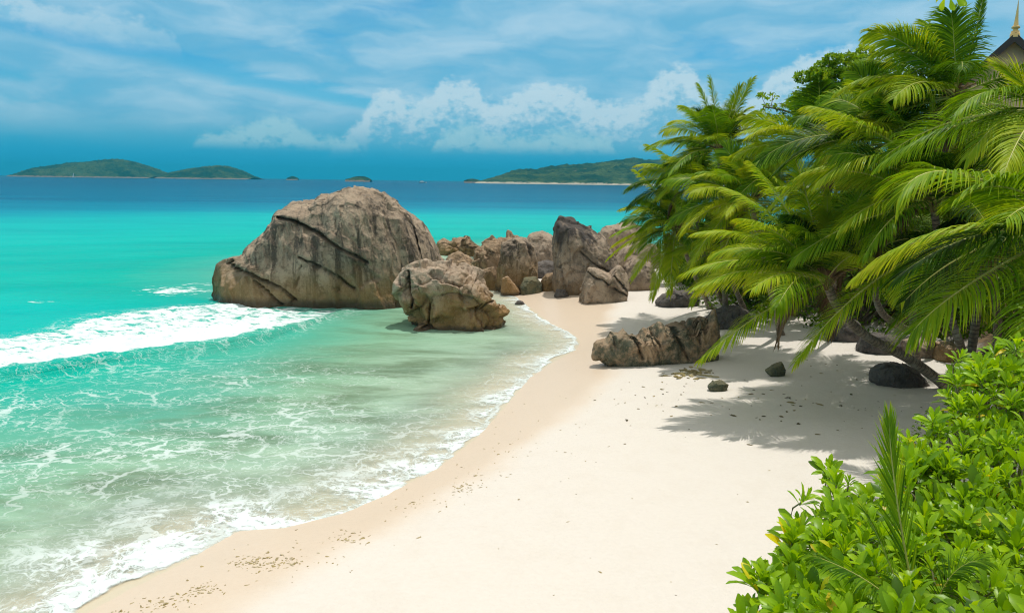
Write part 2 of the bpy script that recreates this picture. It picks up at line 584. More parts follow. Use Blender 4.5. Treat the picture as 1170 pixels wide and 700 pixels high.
def water_material():
    m, nt = material("sea_water")
    pos = nt.node('ShaderNodeNewGeometry').outputs['Position']
    off = nt.attr('off')
    depth = nt.attr('depth')
    dense = nt.attr('dense')
    lace = nt.attr('lace')
    soft = nt.attr('soft')
    beds = nt.attr('beds')
    fz = nt.attr('near')
    n_lo = nt.noise(pos, 0.12, 4, 0.55)
    n_md = nt.noise(nt.mapping(pos, scale=(0.35, 0.8, 1), rot=(0, 0, R(-25))), 1.0, 5, 0.6)
    dd = nt.math('ADD', depth, nt.math('MULTIPLY', nt.math('SUBTRACT', n_md, 0.5), 0.05))
    col = nt.ramp(dd, [(0.0, (0.54, 0.62, 0.50)), (0.12, (0.37, 0.51, 0.38)), (0.24, (0.24, 0.45, 0.30)), (0.36, (0.11, 0.40, 0.285)),
                       (0.46, (0.0, 0.41, 0.32)), (0.55, (0.0, 0.45, 0.39)), (0.64, (0.0, 0.43, 0.41)), (0.72, (0.0, 0.26, 0.35)),
                       (0.80, (0.0, 0.145, 0.25)), (0.90, (0.0, 0.09, 0.18)), (1.0, (0.0, 0.062, 0.14))])
    # dark weed beds on the bottom, drawn out along the shore
    wn = nt.noise(nt.mapping(pos, scale=(0.16, 0.42, 1), rot=(0, 0, R(-32))), 1.0, 6, 0.62, 0.4)
    bed = nt.math('MULTIPLY', nt.smooth(wn, 0.40, 0.66), beds)
    col = nt.mix(nt.math('MULTIPLY', bed, 0.75), col, (0.10, 0.15, 0.075))
    # foam
    wv = nt.noise(pos, 0.55, 4, 0.6, color=True)
    wv2 = nt.noise(pos, 2.5, 3, 0.6, color=True)
    a1 = nt.node('ShaderNodeVectorMath', operation='SCALE', inputs=None)
    nt.set(a1.inputs[0], nt.vmath('SUBTRACT', wv, (0.5, 0.5, 0.5)))
    a1.inputs['Scale'].default_value = 2.6
    a2 = nt.node('ShaderNodeVectorMath', operation='SCALE')
    nt.set(a2.inputs[0], nt.vmath('SUBTRACT', wv2, (0.5, 0.5, 0.5)))
    a2.inputs['Scale'].default_value = 0.5
    wp = nt.vmath('ADD', nt.vmath('ADD', pos, a1.outputs[0]), a2.outputs[0])
    wp = nt.mapping(wp, scale=(0.8, 1.15, 1), rot=(0, 0, R(-20)))

    def edge(scale):
        nd = nt.node('ShaderNodeTexVoronoi', {'Scale': scale}, feature='DISTANCE_TO_EDGE', voronoi_dimensions='2D')
        nt.set(nd.inputs['Vector'], wp)
        return nd.outputs['Distance']
    e1, e2, e3 = edge(0.62), edge(1.5), edge(3.6)
    thick = nt.math('MULTIPLY', nt.smooth(nt.noise(pos, 0.5, 4, 0.6), 0.34, 0.66), lace)
    l1 = nt.math('MULTIPLY', nt.smooth(nt.math('SUBTRACT', e1, nt.math('MULTIPLY', thick, 0.10)), 0.015, -0.045), lace)
    thick2 = nt.math('MULTIPLY', nt.smooth(nt.noise(pos, 0.9, 4, 0.65), 0.36, 0.66), lace)
    l2 = nt.math('MULTIPLY', nt.smooth(nt.math('SUBTRACT', e2, nt.math('MULTIPLY', thick2, 0.13)), 0.02, -0.06), nt.math('MULTIPLY', lace, 0.9))
    thick3 = nt.math('MULTIPLY', nt.smooth(nt.noise(pos, 1.6, 4, 0.65), 0.38, 0.68), lace)
    l3 = nt.math('MULTIPLY', nt.smooth(nt.math('SUBTRACT', e3, nt.math('MULTIPLY', thick3, 0.18)), 0.03, -0.08), nt.math('MULTIPLY', lace, 0.7))
    lc = nt.math('MAXIMUM', nt.math('MAXIMUM', l1, l2), l3)
    fn = nt.noise(nt.mapping(pos, scale=(0.8, 1.5, 1), rot=(0, 0, R(20))), 1.3, 7, 0.68)
    dn = nt.smooth(nt.math('ADD', dense, nt.math('MULTIPLY', nt.math('SUBTRACT', fn, 0.5), 2.1)), 0.40, 0.66)
    # thin bright rim of the swash, wandering in and out
    rim_n = nt.math('ADD', off, nt.math('MULTIPLY', nt.math('SUBTRACT', nt.noise(pos, 0.9, 4, 0.6), 0.5), 0.9))
    rim = nt.math('MULTIPLY', nt.smooth(nt.math('ABSOLUTE', nt.math('SUBTRACT', rim_n, 0.22)), 0.16, 0.03),
                  nt.smooth(nt.noise(pos, 0.35, 3, 0.5), 0.30, 0.50))
    sn = nt.noise(pos, 1.1, 7, 0.7)
    sn2 = nt.noise(nt.mapping(pos, scale=(1, 1, 1), loc=(4, 9, 0)), 0.7, 5, 0.65)
    e4, e5 = edge(2.2), edge(6.5)
    thk = nt.math('MULTIPLY', nt.smooth(nt.math('ADD', sn2, nt.math('MULTIPLY', nt.math('SUBTRACT', soft, 0.5), 0.30)), 0.33, 0.72), 0.36)
    s4 = nt.smooth(nt.math('SUBTRACT', e4, thk), 0.03, -0.12)
    s5 = nt.math('MULTIPLY', nt.smooth(nt.math('SUBTRACT', e5, thk), 0.05, -0.15), 0.75)
    web = nt.math('MAXIMUM', s4, s5)
    cover = nt.smooth(nt.math('ADD', sn2, nt.math('MULTIPLY', soft, 0.25)), 0.42, 0.72)
    sf = nt.math('MULTIPLY', nt.smooth(soft, 0.0, 0.55), nt.math('ADD', nt.math('MULTIPLY', web, nt.math('MULTIPLY_ADD', cover, 0.55, 0.25)), nt.math('MULTIPLY', cover, 0.22)), clamp=True)
    lc = nt.math('MAXIMUM', nt.math('MULTIPLY', lc, 0.72), sf)
    foam = nt.math('MAXIMUM', nt.math('MAXIMUM', lc, dn), nt.math('MULTIPLY', rim, 0.7), clamp=True)
    foam = nt.math('MULTIPLY', foam, nt.smooth(rim_n, 0.02, 0.16))
    # surface relief
    w1 = nt.noise(nt.mapping(pos, scale=(0.5, 1.2, 1), rot=(0, 0, R(12))), 1.0, 5, 0.6)
    w2 = nt.noise(nt.mapping(pos, scale=(1.6, 3.4, 1), rot=(0, 0, R(-9))), 1.0, 4, 0.6)
    wf = nt.noise(nt.mapping(pos, scale=(0.02, 0.07, 1)), 1.0, 6, 0.7)
    hgt = nt.math('ADD', nt.math('ADD', nt.math('MULTIPLY', w1, 0.5), nt.math('MULTIPLY', w2, 0.22)), nt.math('MULTIPLY', wf, 2.0))
    bmp = nt.bump(hgt, nt.math('MULTIPLY_ADD', fz, 0.45, 0.10), 0.35)
    col = nt.mix(nt.math('MULTIPLY', nt.smooth(wf, 0.40, 0.66), 0.40), col, nt.mix(1.0, col, (0.55, 0.72, 0.80), 'MULTIPLY'))
    dif = nt.node('ShaderNodeBsdfDiffuse', {'Color': col, 'Normal': bmp})
    glo = nt.node('ShaderNodeBsdfGlossy', {'Color': (0.85, 0.95, 1.0, 1), 'Roughness': 0.12, 'Normal': bmp})
    fre = nt.node('ShaderNodeFresnel', {'IOR': 1.33, 'Normal': bmp})
    body = nt.node('ShaderNodeMixShader', {0: nt.math('MULTIPLY', fre.outputs[0], 0.32), 1: dif.outputs[0], 2: glo.outputs[0]})
    alpha = nt.math('MULTIPLY', nt.smooth(off, 0.0, 0.35), nt.math('MULTIPLY_ADD', nt.smooth(nt.math('ADD', off, nt.math('MULTIPLY', nt.math('SUBTRACT', n_md, 0.5), 3.0)), 0.2, 4.6), 0.82, 0.16))
    tr = nt.node('ShaderNodeBsdfTransparent', {'Color': (0.97, 1.0, 0.98)})
    thin = nt.node('ShaderNodeMixShader', {0: alpha, 1: tr.outputs[0], 2: body.outputs[0]})
    fbmp = nt.bump(nt.math('ADD', fn, nt.math('MULTIPLY', foam, 0.5)), 0.6, 0.12)
    fo = nt.node('ShaderNodeBsdfPrincipled', {'Base Color': nt.mix(fn, (0.66, 0.80, 0.80), (0.86, 0.90, 0.90)), 'Roughness': 0.7, 'Normal': fbmp})
    res = nt.node('ShaderNodeMixShader', {0: nt.math('MULTIPLY', foam, 0.93), 1: thin.outputs[0], 2: fo.outputs[0]})
    nt.l.new(res.outputs[0], nt.out.inputs[0])
    return m


xs = axis_coords([(-FAR, -1500, 6), (-1500, -250, 12), (-250, -40, 50), (-40, -26, 40), (-26, 8, 290), (8, 40, 20), (40, 250, 14), (250, 1500, 8), (1500, FAR, 6)])
ys = axis_coords([(-400, -30, 5), (-30, 9, 16), (9, 62, 420), (62, 110, 60), (110, 400, 60), (400, 2000, 20), (2000, FAR, 8)])
X, Y, Q = grid_mesh(xs, ys)
off = -signed(X, Y, LAND)
q = P3(X, Y)
off_n = off + (0.55 * fbm(q * 0.22, 3, seed=21) + 0.22 * fbm(q * 0.8, 2, seed=31)) * sstep(40, 5, np.abs(off)) * sstep(80, 60, Y)
dist = np.maximum(off_n, 0)
depth = np.interp(dist, [0, 2.5, 6, 10, 15, 22, 34, 62, 95, 150, 260, 900, 4000], [0, .08, .16, .24, .32, .42, .50, .56, .635, .745, .83, .92, 1.0])
depth = depth + 0.10 * sstep(-4, -13, X) * sstep(3, 9, dist) * sstep(60, 45, Y) * (depth < .5)
depth = depth + 0.03 * fbm(q * np.array([0.012, 0.04, 1]), 4, seed=3) * sstep(20, 60, dist)
bd = signed(X, Y, band)
fx, fy = front[:, 0], front[:, 1]
yf = np.interp(X, fx, fy)
behind = (Y - yf) * 0.55
along = sstep(front[-1, 0] + 0.3, front[-1, 0] - 5.5, X)
wob = 0.5 * fbm(q * 0.6, 3, seed=44)
dense = sstep(-0.25, 0.9, bd + wob * 0.8) * (0.50 + 0.42 * along) * (0.72 + 0.28 * sstep(6.5, 2.0, behind))
# streaks of foam trailing behind the breaker and against the big boulder
for (a, b, c, d, k) in ((200, 332, 48, 4.5, .62), (262, 340, 30, 4, .50), (300, 353, 55, 3.5, .62), (45, 343, 30, 1.8, .40), (235, 326, 30, 2.0, .5), (360, 352, 40, 2.5, .45)):
    g = at_z(a, b)
    gx = abs(at_z(a + c, b)[0] - g[0])
    gy = abs(at_z(a, b - d)[1] - g[1])
    dense = np.maximum(dense, k * np.exp(-((X - g[0]) / gx) ** 2 - ((Y - g[1]) / gy) ** 2))
inshore = sstep(0.5, -0.8, behind) * sstep(44, 36, Y)
lacev = np.maximum(0.92 * sstep(15, 6, dist) * sstep(-6, -11, X) * sstep(40, 31, Y), 0)
leftness = sstep(4, -14, X)
lacev = inshore * sstep(46, 24, Y + 0.8 * np.maximum(X + 8, 0)) * (0.50 + 0.45 * leftness)
swash = np.exp(-np.maximum(dist - 0.2, 0) / 2.6) * (0.85 + 0.3 * leftness) * sstep(60, 52, Y)
lacev = np.clip(np.maximum(lacev * np.clip(0.84 + 0.9 * fbm(q * np.array([0.16, 0.34, 1]), 3, seed=61), 0.35, 1.1), swash), 0, 1)
lacev = np.maximum(lacev, 0.7 * sstep(-2.0, 0.2, bd))
softv = np.exp(-(dist / (0.75 + 2.4 * leftness)) ** 1.4) * sstep(62, 54, Y) * (0.66 + 0.30 * leftness)
beds = np.clip(np.exp(-((dist - 5.0) / 2.2) ** 2) * sstep(12, 16, Y) + 0.75 * np.exp(-((dist - 9.5) / 3.0) ** 2), 0, 1) * sstep(1.5, 3.5, dist) * sstep(60, 50, Y)
# waves: swell with a breaking ridge at the front line
sw = 0.10 * np.sin((Y - 0.5 * X) * 0.55 + 1.5 * fbm(q * 0.06, 2, seed=71)) * sstep(6, 18, dist) * sstep(300, 90, Y)
ridge = np.where(behind > 0, np.exp(-(behind / 1.6) ** 2), np.exp(-(behind / 0.45) ** 2)) * sstep(front[-1, 0] + 1.5, front[-1, 0] - 5, X)
ridge = ridge * sstep(front[0, 0] - 2, front[0, 0] + 2, X)
chop = 0.22 * fbm(q * 1.4, 5, 0.6, seed=81) * sstep(-0.3, 0.6, bd) * (0.35 + 0.65 * along) + 0.03 * fbm(q * 0.9, 3, seed=82) * sstep(3, 10, dist)
Zw = (0.0 + sw + 0.58 * ridge + chop) * sstep(0.5, 5, dist) * sstep(400, 120, np.hypot(X, Y))
me = mesh_from("sea", P3(X, Y, Zw + 0.004), Q, water_material(), True, None,
               {'off': off_n, 'depth': depth, 'dense': dense, 'lace': lacev, 'beds': beds, 'soft': softv, 'near': sstep(200, 60, Y)})
# drop the part of the sheet that lies under dry land
bm = bmesh.new()
bm.from_mesh(me)
lay = bm.verts.layers.float['off']
bmesh.ops.delete(bm, geom=[f for f in bm.faces if all(v[lay] < -0.6 for v in f.verts)], context='FACES')
bm.to_mesh(me)
bm.free()
tag(link("sea", me), "turquoise bay with a breaking wave and lacy foam at the sand", kind='structure')


# ================================================================== ROCKS
def rock_material(name, light, mid, dark, ochre, streak=0.6, topdark=0.0, wet_z=None, ochre_z=None, moss=0.0, scale=1.0):
    m, nt = material(name)
    geo = nt.node('ShaderNodeNewGeometry')
    pos = geo.outputs['Position']
    sep = nt.node('ShaderNodeSeparateXYZ', {'Vector': pos})
    z = sep.outputs[2]
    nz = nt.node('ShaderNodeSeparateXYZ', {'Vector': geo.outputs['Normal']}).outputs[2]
    n1 = nt.noise(pos, 0.55 * scale, 5, 0.6)
    n2 = nt.noise(pos, 2.6 * scale, 6, 0.65)
    n3 = nt.noise(pos, 16.0, 4, 0.7)
    st = nt.noise(nt.mapping(pos, scale=(1.3 * scale, 1.3 * scale, 0.07 * scale)), 1.0, 6, 0.65, 0.6)
    c = nt.mix(nt.smooth(n1, 0.36, 0.64), mid, light)
    c = nt.mix(nt.math('MULTIPLY', nt.smooth(n2, 0.47, 0.66), 0.72), c, dark)
    c = nt.mix(nt.math('MULTIPLY', nt.smooth(st, 0.50, 0.60), streak), c, dark)
    c = nt.mix(nt.math('MULTIPLY', nt.smooth(st, 0.46, 0.36), streak * 0.6), c, light)
    zz = nt.math('ADD', z, nt.math('MULTIPLY', nt.math('SUBTRACT', n1, 0.5), 2.2))
    if ochre_z is not None:
        om = nt.math('MULTIPLY', nt.smooth(zz, ochre_z, ochre_z * 0.25), 0.75)
        c = nt.mix(om, c, nt.mix(n2, ochre, tuple(v * 0.6 for v in ochre)))
    if moss:
        mm = nt.math('MULTIPLY', nt.smooth(nt.math('ADD', n1, nt.math('MULTIPLY', n2, 0.5)), 0.86 - 0.28 * moss, 1.04 - 0.28 * moss), min(1.0, moss))
        c = nt.mix(mm, c, (0.065, 0.085, 0.055))
    # paler on upward facing parts, salt and guano spots
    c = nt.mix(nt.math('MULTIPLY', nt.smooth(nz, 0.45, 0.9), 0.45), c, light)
    c = nt.mix(nt.math('MULTIPLY', nt.smooth(n3, 0.55, 0.70), 0.42), c, tuple(min(1, v * 1.3) for v in light))
    c = nt.mix(nt.math('MULTIPLY', nt.smooth(n3, 0.46, 0.32), 0.55), c, dark)
    if topdark:
        tm = nt.math('MULTIPLY', nt.smooth(nt.math('ADD', z, nt.math('MULTIPLY', nt.math('SUBTRACT', st, 0.5), 6.0)), topdark, topdark + 1.2), 0.9)
        c = nt.mix(tm, c, (0.055, 0.048, 0.045))
    rough = 0.85
    if wet_z is not None:
        wm = nt.smooth(nt.math('ADD', z, nt.math('MULTIPLY', nt.math('SUBTRACT', n2, 0.5), 0.5)), wet_z, wet_z * 0.3)
        c = nt.mix(nt.math('MULTIPLY', wm, 0.8), c, (0.055, 0.040, 0.024))
        rough = nt.math('MULTIPLY_ADD', wm, -0.45, 0.85)
    vo = nt.node('ShaderNodeTexVoronoi', {'Scale': 0.8 * scale}, feature='DISTANCE_TO_EDGE')
    nt.set(vo.inputs['Vector'], nt.vmath('ADD', nt.mapping(pos, scale=(1, 1, 0.55), rot=(0.3, 0.5, 0)), nt.noise(pos, 1.2, 4, 0.6, color=True)))
    fis = nt.smooth(vo.outputs['Distance'], 0.0, 0.05)
    h = nt.math('ADD', nt.math('ADD', nt.math('MULTIPLY', n2, 0.7), nt.math('MULTIPLY', n3, 0.16)), nt.math('MULTIPLY', fis, 0.10))
    h = nt.math('ADD', h, nt.math('MULTIPLY', nt.noise(pos, 60.0, 3, 0.7), 0.03))
    b = nt.bump(h, 0.9, 0.22)
    p = nt.node('ShaderNodeBsdfPrincipled', {'Base Color': c, 'Roughness': rough, 'Normal': b})
    p.inputs['Specular IOR Level'].default_value = 0.3
    nt.l.new(p.outputs[0], nt.out.inputs[0])
    return m


G_BIG = rock_material("granite_boulder", (0.42, 0.325, 0.232), (0.228, 0.172, 0.118), (0.06, 0.049, 0.038), (0.36, 0.22, 0.08), 0.9, 0, 0.75, 3.2)
G_BLOCK = rock_material("granite_blocky", (0.50, 0.39, 0.29), (0.34, 0.25, 0.165), (0.11, 0.08, 0.055), (0.44, 0.235, 0.07), 0.4, 0, 0.35, 3.2)
G_TALL = rock_material("granite_blackened", (0.38, 0.295, 0.215), (0.24, 0.186, 0.135), (0.10, 0.078, 0.062), (0.30, 0.19, 0.085), 0.65, 3.6, None, 1.6)
G_PINK = rock_material("granite_pink", (0.44, 0.34, 0.25), (0.28, 0.215, 0.15), (0.11, 0.083, 0.06), (0.30, 0.20, 0.10), 0.35)
G_OCHRE = rock_material("granite_ochre", (0.40, 0.28, 0.175), (0.26, 0.18, 0.105), (0.085, 0.065, 0.045), (0.30, 0.18, 0.06), 0.5, 0, None, 1.6, 0.2)
G_MOSS = rock_material("granite_mossy", (0.24, 0.21, 0.12), (0.17, 0.15, 0.085), (0.06, 0.06, 0.04), (0.20, 0.15, 0.06), 0.3, 0, None, None, 0.8)
G_BEACH = rock_material("granite_beach", (0.52, 0.36, 0.235), (0.40, 0.27, 0.16), (0.15, 0.12, 0.085), (0.42, 0.26, 0.13), 0.3, 0, None, None, 0.88)
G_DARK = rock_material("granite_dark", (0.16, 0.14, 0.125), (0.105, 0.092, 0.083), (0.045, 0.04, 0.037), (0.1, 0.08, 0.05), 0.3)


def ico(level):
    bm = bmesh.new()
    bmesh.ops.create_icosphere(bm, subdivisions=level, radius=1.0)
    V = np.array([v.co[:] for v in bm.verts])
    F = np.array([[v.index for v in f.verts] for f in bm.faces])
    bm.free()
    return V, F


ICO = {}


def vnormals(V, F):
    n = np.cross(V[F[:, 1]] - V[F[:, 0]], V[F[:, 2]] - V[F[:, 0]])
    N = np.zeros_like(V)
    for k in range(3):
        np.add.at(N, F[:, k], n)
    return N / (np.linalg.norm(N, axis=1)[:, None] + 1e-12)


def rock(name, label, px, contact, zc, thick, mat, lvl=6, seed=0, amp=0.05, planes=10, cut=0.84, cracks=(), blocks=None,
         flutes=0.0, back_thick=None, group=None, box=0.62, cat='rock', lean=0.0, facet=0.035, facet_n=4.0, peaks=(), jag=0.0):
    """px: outline seen in the photo; contact: pixel of the foot of its front face; zc: ground height there"""
    dB = at_z(contact[0], contact[1], zc)[1]
    dc = dB + thick * 0.82
    pts = np.array([at_y(a, b, dc) for a, b in px])
    Xo, Zo = pts[:, 0], pts[:, 2]
    zmin, zmax = Zo.min(), Zo.max()
    hh = zmax - zmin
    sink = sstep(zmin + 0.28 * hh, zmin, Zo) * (0.25 * hh + 0.15 + thick * 0.10)
    Zo = Zo - sink
    cx, cz = (Xo.min() + Xo.max()) / 2, zmin + 0.40 * hh
    # dense outline -> radius over angle
    P = np.stack([Xo, Zo], 1)
    P = np.vstack([P, P[:1]])
    dense_o = np.concatenate([np.linspace(P[i], P[i + 1], 24, endpoint=False) for i in range(len(P) - 1)])
    th = np.arctan2(dense_o[:, 1] - cz, dense_o[:, 0] - cx)
    rr = np.hypot(dense_o[:, 0] - cx, dense_o[:, 1] - cz)
    tb = np.linspace(-np.pi, np.pi, 361)
    o = np.argsort(th)
    rb = np.interp(tb, np.concatenate([th[o] - 2 * np.pi, th[o], th[o] + 2 * np.pi]), np.tile(rr[o], 3))
    ker = np.array([1, 2, 3, 2, 1]) / 9.0
    rb = np.convolve(np.concatenate([rb[-3:-1], rb, rb[1:3]]), ker, 'valid')
    if lvl not in ICO:
        ICO[lvl] = ico(lvl)
    D, F = ICO[lvl]
    a = np.arctan2(D[:, 2], D[:, 0])
    s = D[:, 1]
    cphi = np.sqrt(np.clip(1 - s * s, 0, 1))
    rad = np.interp(a, tb, rb) * cphi ** box
    bt = back_thick or thick
    yy = np.sign(s) * np.abs(s) ** 0.8 * np.where(s < 0, thick, bt)
    V = np.stack([rad * np.cos(a), yy, rad * np.sin(a)], 1)
    V[:, 1] += lean * V[:, 2]
    r2 = np.random.default_rng(seed + 100)
    size = max(np.ptp(Xo), hh)
    nseed = seed * 13
    off3 = r2.uniform(0, 50, 3)
    for k in range(planes):
        n = r2.normal(size=3)
        n[1] = -abs(n[1]) - 0.55 if k % 4 else abs(n[1]) + 0.5
        n[2] += 0.25
        n /= np.linalg.norm(n)
        d = V @ n
        lim = d.max() * r2.uniform(cut, 0.97)
        ex = np.maximum(d - lim, 0)
        V -= (ex * 0.88)[:, None] * n
    N = vnormals(V, F)
    q = V / size
    disp = amp * size * (0.55 * fbm(q * 2.2 + off3, 4, 0.5, nseed) + 0.35 * fbm(q * 5.5 + off3, 4, 0.55, nseed + 3, ridged=True) + 0.16 * fbm(q * 17 + off3, 3, 0.6, nseed + 5))
    if blocks:
        (bx, by, bz), bd_, gr = blocks
        qq = V * np.array([bx, by, bz]) + off3 + 0.35 * np.stack([fbm(q * 4 + 7, 3, seed=nseed), fbm(q * 4 + 17, 3, seed=nseed + 1), fbm(q * 4 + 27, 3, seed=nseed + 2)], 1)
        f1, e, idv, tilt = worley(qq, nseed)
        disp = disp + bd_ * ((idv - 0.5) * 0.8 + 0.9 * tilt) - gr * np.exp(-(e / 0.045) ** 2)
    if facet:
        ww = np.stack([fbm(q * 6 + w0, 2, seed=nseed + 50) for w0 in (3, 13, 23)], 1)
        for fs, fa in ((facet_n, facet), (facet_n * 2.7, facet * 0.42)):
            _f, _e, idv, tilt = worley(q * np.array([1, 1, 0.7]) * fs + off3 + 0.25 * ww, nseed + 60)
            disp = disp + fa * size * (0.35 * (idv - 0.5) + 1.0 * tilt)
    if flutes:
        fl = fbm(np.stack([V[:, 0] * 1.2 + 0.35 * V[:, 2], V[:, 1] * 0.5, V[:, 2] * 0.22], 1) + off3, 4, 0.5, nseed + 9, ridged=True)
        disp = disp + flutes * fl
    V = V + N * disp[:, None]
    c0 = np.array([cx, dc, cz])
    if jag:                                  # notches across the upper edge
        xx_ = V[:, 0] + 0.45 * V[:, 1]
        nn_ = np.abs(fbm(P3(xx_ * 1.1 + off3[0], V[:, 1] * 0.35, V[:, 2] * 0.25), 3, 0.5, seed=nseed + 70))
        notch_ = np.exp(-(nn_ / 0.13) ** 2)
        V[:, 2] -= jag * notch_ * np.clip(V[:, 2] / (0.5 * hh), -0.2, 1.0) * hh * 0.6
        V[:, 2] -= np.maximum(V[:, 2], 0) * 0.40 * sstep(-0.05, -0.5, V[:, 0] / np.ptp(Xo)) * 0.7
    for (u, v, wpx, yoff) in peaks:         # raised knobs on the upper edge
        t_ = at_y(u, v, dc)
        wd_ = wpx * dc / FPX
        gx_ = np.abs(V[:, 0] + cx - t_[0]) / wd_
        near_ = np.exp(-gx_ ** 2) * np.exp(-((V[:, 1] - yoff * thick) / (wd_ * 2.2)) ** 2) * (V[:, 2] > 0)
        cur_ = V[near_ > .75, 2].max() if (near_ > .75).any() else V[:, 2].max()
        V[:, 2] += np.maximum(t_[2] - cz - cur_, 0.05) * near_
    if cracks:
        PX, PZ = V[:, 0] + cx, V[:, 2] + cz
        cracks = [(l_, w_ * 0.7, d_ * 0.85) for l_, w_, d_ in cracks]
        fr = sstep(0.1 * thick, -0.25 * thick, V[:, 1])
        wob_ = 0.16 * fbm(V * 1.0 + off3, 4, 0.6, seed=nseed + 30)
        for line, width, dep in cracks:
            L = [tuple(at_y(u, v, dc - thick * 0.6)[[0, 2]]) for u, v in line]
            xw, zw = PX + wob_ * 1.6, PZ + wob_ * 1.6
            dist_ = seg_dist(xw, zw, L)
            ends = np.minimum(np.hypot(xw - L[0][0], zw - L[0][1]), np.hypot(xw - L[-1][0], zw - L[-1][1]))
            ln_ = np.hypot(L[0][0] - L[-1][0], L[0][1] - L[-1][1])
            tap = sstep(0, 0.35 * ln_, ends + 0.05 * ln_) * (0.55 + 1.1 * fbm(V * 0.9 + off3, 2, seed=nseed + 33))
            best_, side_ = np.full(len(V), 1e9), np.zeros(len(V))
            for (x0, z0), (x1, z1) in zip(L[:-1], L[1:]):
                if x1 < x0 or (x1 == x0 and z1 < z0):
                    x0, z0, x1, z1 = x1, z1, x0, z0
                dd_ = seg_dist(xw, zw, [(x0, z0), (x1, z1)])
                cr_ = ((x1 - x0) * (zw - z0) - (z1 - z0) * (xw - x0)) / math.hypot(x1 - x0, z1 - z0)
                side_ = np.where(dd_ < best_, cr_, side_)
                best_ = np.minimum(best_, dd_)
            # sharp lip above, floor that climbs back out gently below
            prof_ = np.where(side_ > 0, np.exp(-(dist_ / (width * 0.35)) ** 2), np.exp(-dist_ / (width * 3.2)))
            V[:, 1] += fr * dep * np.clip(tap, 0, 1.2) * prof_
    c0 = np.array([cx, dc, cz])
    for (u, v, wpx, yoff) in peaks:         # raised knobs on the upper edge
        t_ = at_y(u, v, dc)
        wd_ = wpx * dc / FPX
        gx_ = np.abs(V[:, 0] + cx - t_[0]) / wd_
        near_ = np.exp(-gx_ ** 2) * np.exp(-((V[:, 1] - yoff * thick) / (wd_ * 2.2)) ** 2) * (V[:, 2] > 0)
        cur_ = V[near_ > .75, 2].max() if (near_ > .75).any() else V[:, 2].max()
        V[:, 2] += np.maximum(t_[2] - cz - cur_, 0.05) * near_
    if cracks:
        PX, PZ = V[:, 0] + cx, V[:, 2] + cz
        cracks = [(l_, w_ * 0.7, d_ * 1.25) for l_, w_, d_ in cracks]
        fr = sstep(0.1 * thick, -0.25 * thick, V[:, 1])
        wob_ = 0.10 * fbm(V * 1.1 + off3, 3, seed=nseed + 30)
        for line, width, dep in cracks:
            L = [tuple(at_y(u, v, dc - thick * 0.6)[[0, 2]]) for u, v in line]
            dist_ = seg_dist(PX + wob_, PZ + wob_, L)
            # overhang: the side above the crack stands out a little
            lz = np.interp(PX, [l[0] for l in L], [l[1] for l in L])
            above = np.clip((PZ - lz) / (width * 3), -1, 1)
            shelf = dep * 0.10 * above * np.exp(-(dist_ / (width * 5)) ** 2)
            V[:, 1] += fr * (dep * np.exp(-(dist_ / width) ** 2) - shelf)
    me = mesh_from(name, V, F, mat, True)
    o = link(name, me)
    o.location = c0
    return tag(o, label, cat, group)


rock("boulder", "huge rounded grey brown granite boulder standing in the sea at left",
     [(248, 318), (254, 304), (268, 299), (284, 296), (291, 281), (300, 272), (312, 263), (320, 252), (322, 240), (334, 235), (350, 235), (362, 232),
      (372, 226), (385, 224), (398, 219), (412, 217), (426, 221), (440, 227), (455, 237), (468, 246), (478, 255), (488, 267), (495, 281), (499, 292),
      (506, 304), (509, 322), (505, 345), (470, 351), (420, 351), (330, 351), (275, 351), (253, 343)],
     (360, 350), 0.0, 4.6, G_BIG, lvl=8, seed=3, amp=0.022, planes=8, cut=0.86, flutes=0.24, box=0.66, facet=0.014, facet_n=5.0,
     cracks=[([(318, 248), (345, 254), (372, 266), (395, 281), (424, 297)], 0.17, 0.85), ([(350, 291), (385, 306), (412, 326)], 0.12, 0.5),
             ([(255, 302), (292, 310), (334, 327), (345, 338)], 0.15, 0.8), ([(298, 318), (331, 343)], 0.10, 0.45), 
             ([(384, 296), (397, 340)], 0.07, 0.2), ([(470, 262), (482, 300)], 0.10, 0.35), ([(340, 345), (352, 300)], 0.07, 0.25)], cat='boulder')
rock("boulder", "blocky cracked tan boulder in the shallows in front of the huge one",
     [(455, 326), (459, 312), (469, 309), (474, 303), (482, 299), (497, 303), (515, 308), (530, 310), (534, 314), (545, 316), (553, 323), (560, 340),
      (568, 348), (575, 361), (570, 369), (550, 376), (515, 377), (487, 376), (475, 372), (469, 352), (461, 343)],
     (515, 377), 0.0, 2.0, G_BLOCK, lvl=7, seed=8, amp=0.035, planes=9, cut=0.82, blocks=((0.45, 0.55, 0.8), 0.5, 0.10), box=0.52, facet=0.05, facet_n=4.5,
     cracks=[([(466, 311), (472, 340), (470, 352)], 0.10, 0.7), ([(512, 348), (534, 351), (566, 344)], 0.07, 0.4), ([(492, 345), (490, 376)], 0.08, 0.5)], cat='boulder')
rock("boulder", "tall blade shaped boulder with a blackened leaning top beside the palms",
     [(633, 322), (633, 290), (634, 258), (640, 248), (652, 250), (665, 258), (677, 263), (690, 272), (697, 285), (703, 298), (712, 312), (716, 330),
      (702, 341), (682, 344), (660, 339), (642, 334)],
     (662, 338), 0.4, 2.2, G_TALL, lvl=7, seed=12, amp=0.03, planes=5, cut=0.90, box=0.72, flutes=0.12,
     cracks=[([(672, 300), (668, 322), (663, 340)], 0.10, 0.5), ([(662, 286), (680, 302), (700, 312)], 0.10, 0.35)], cat='boulder')
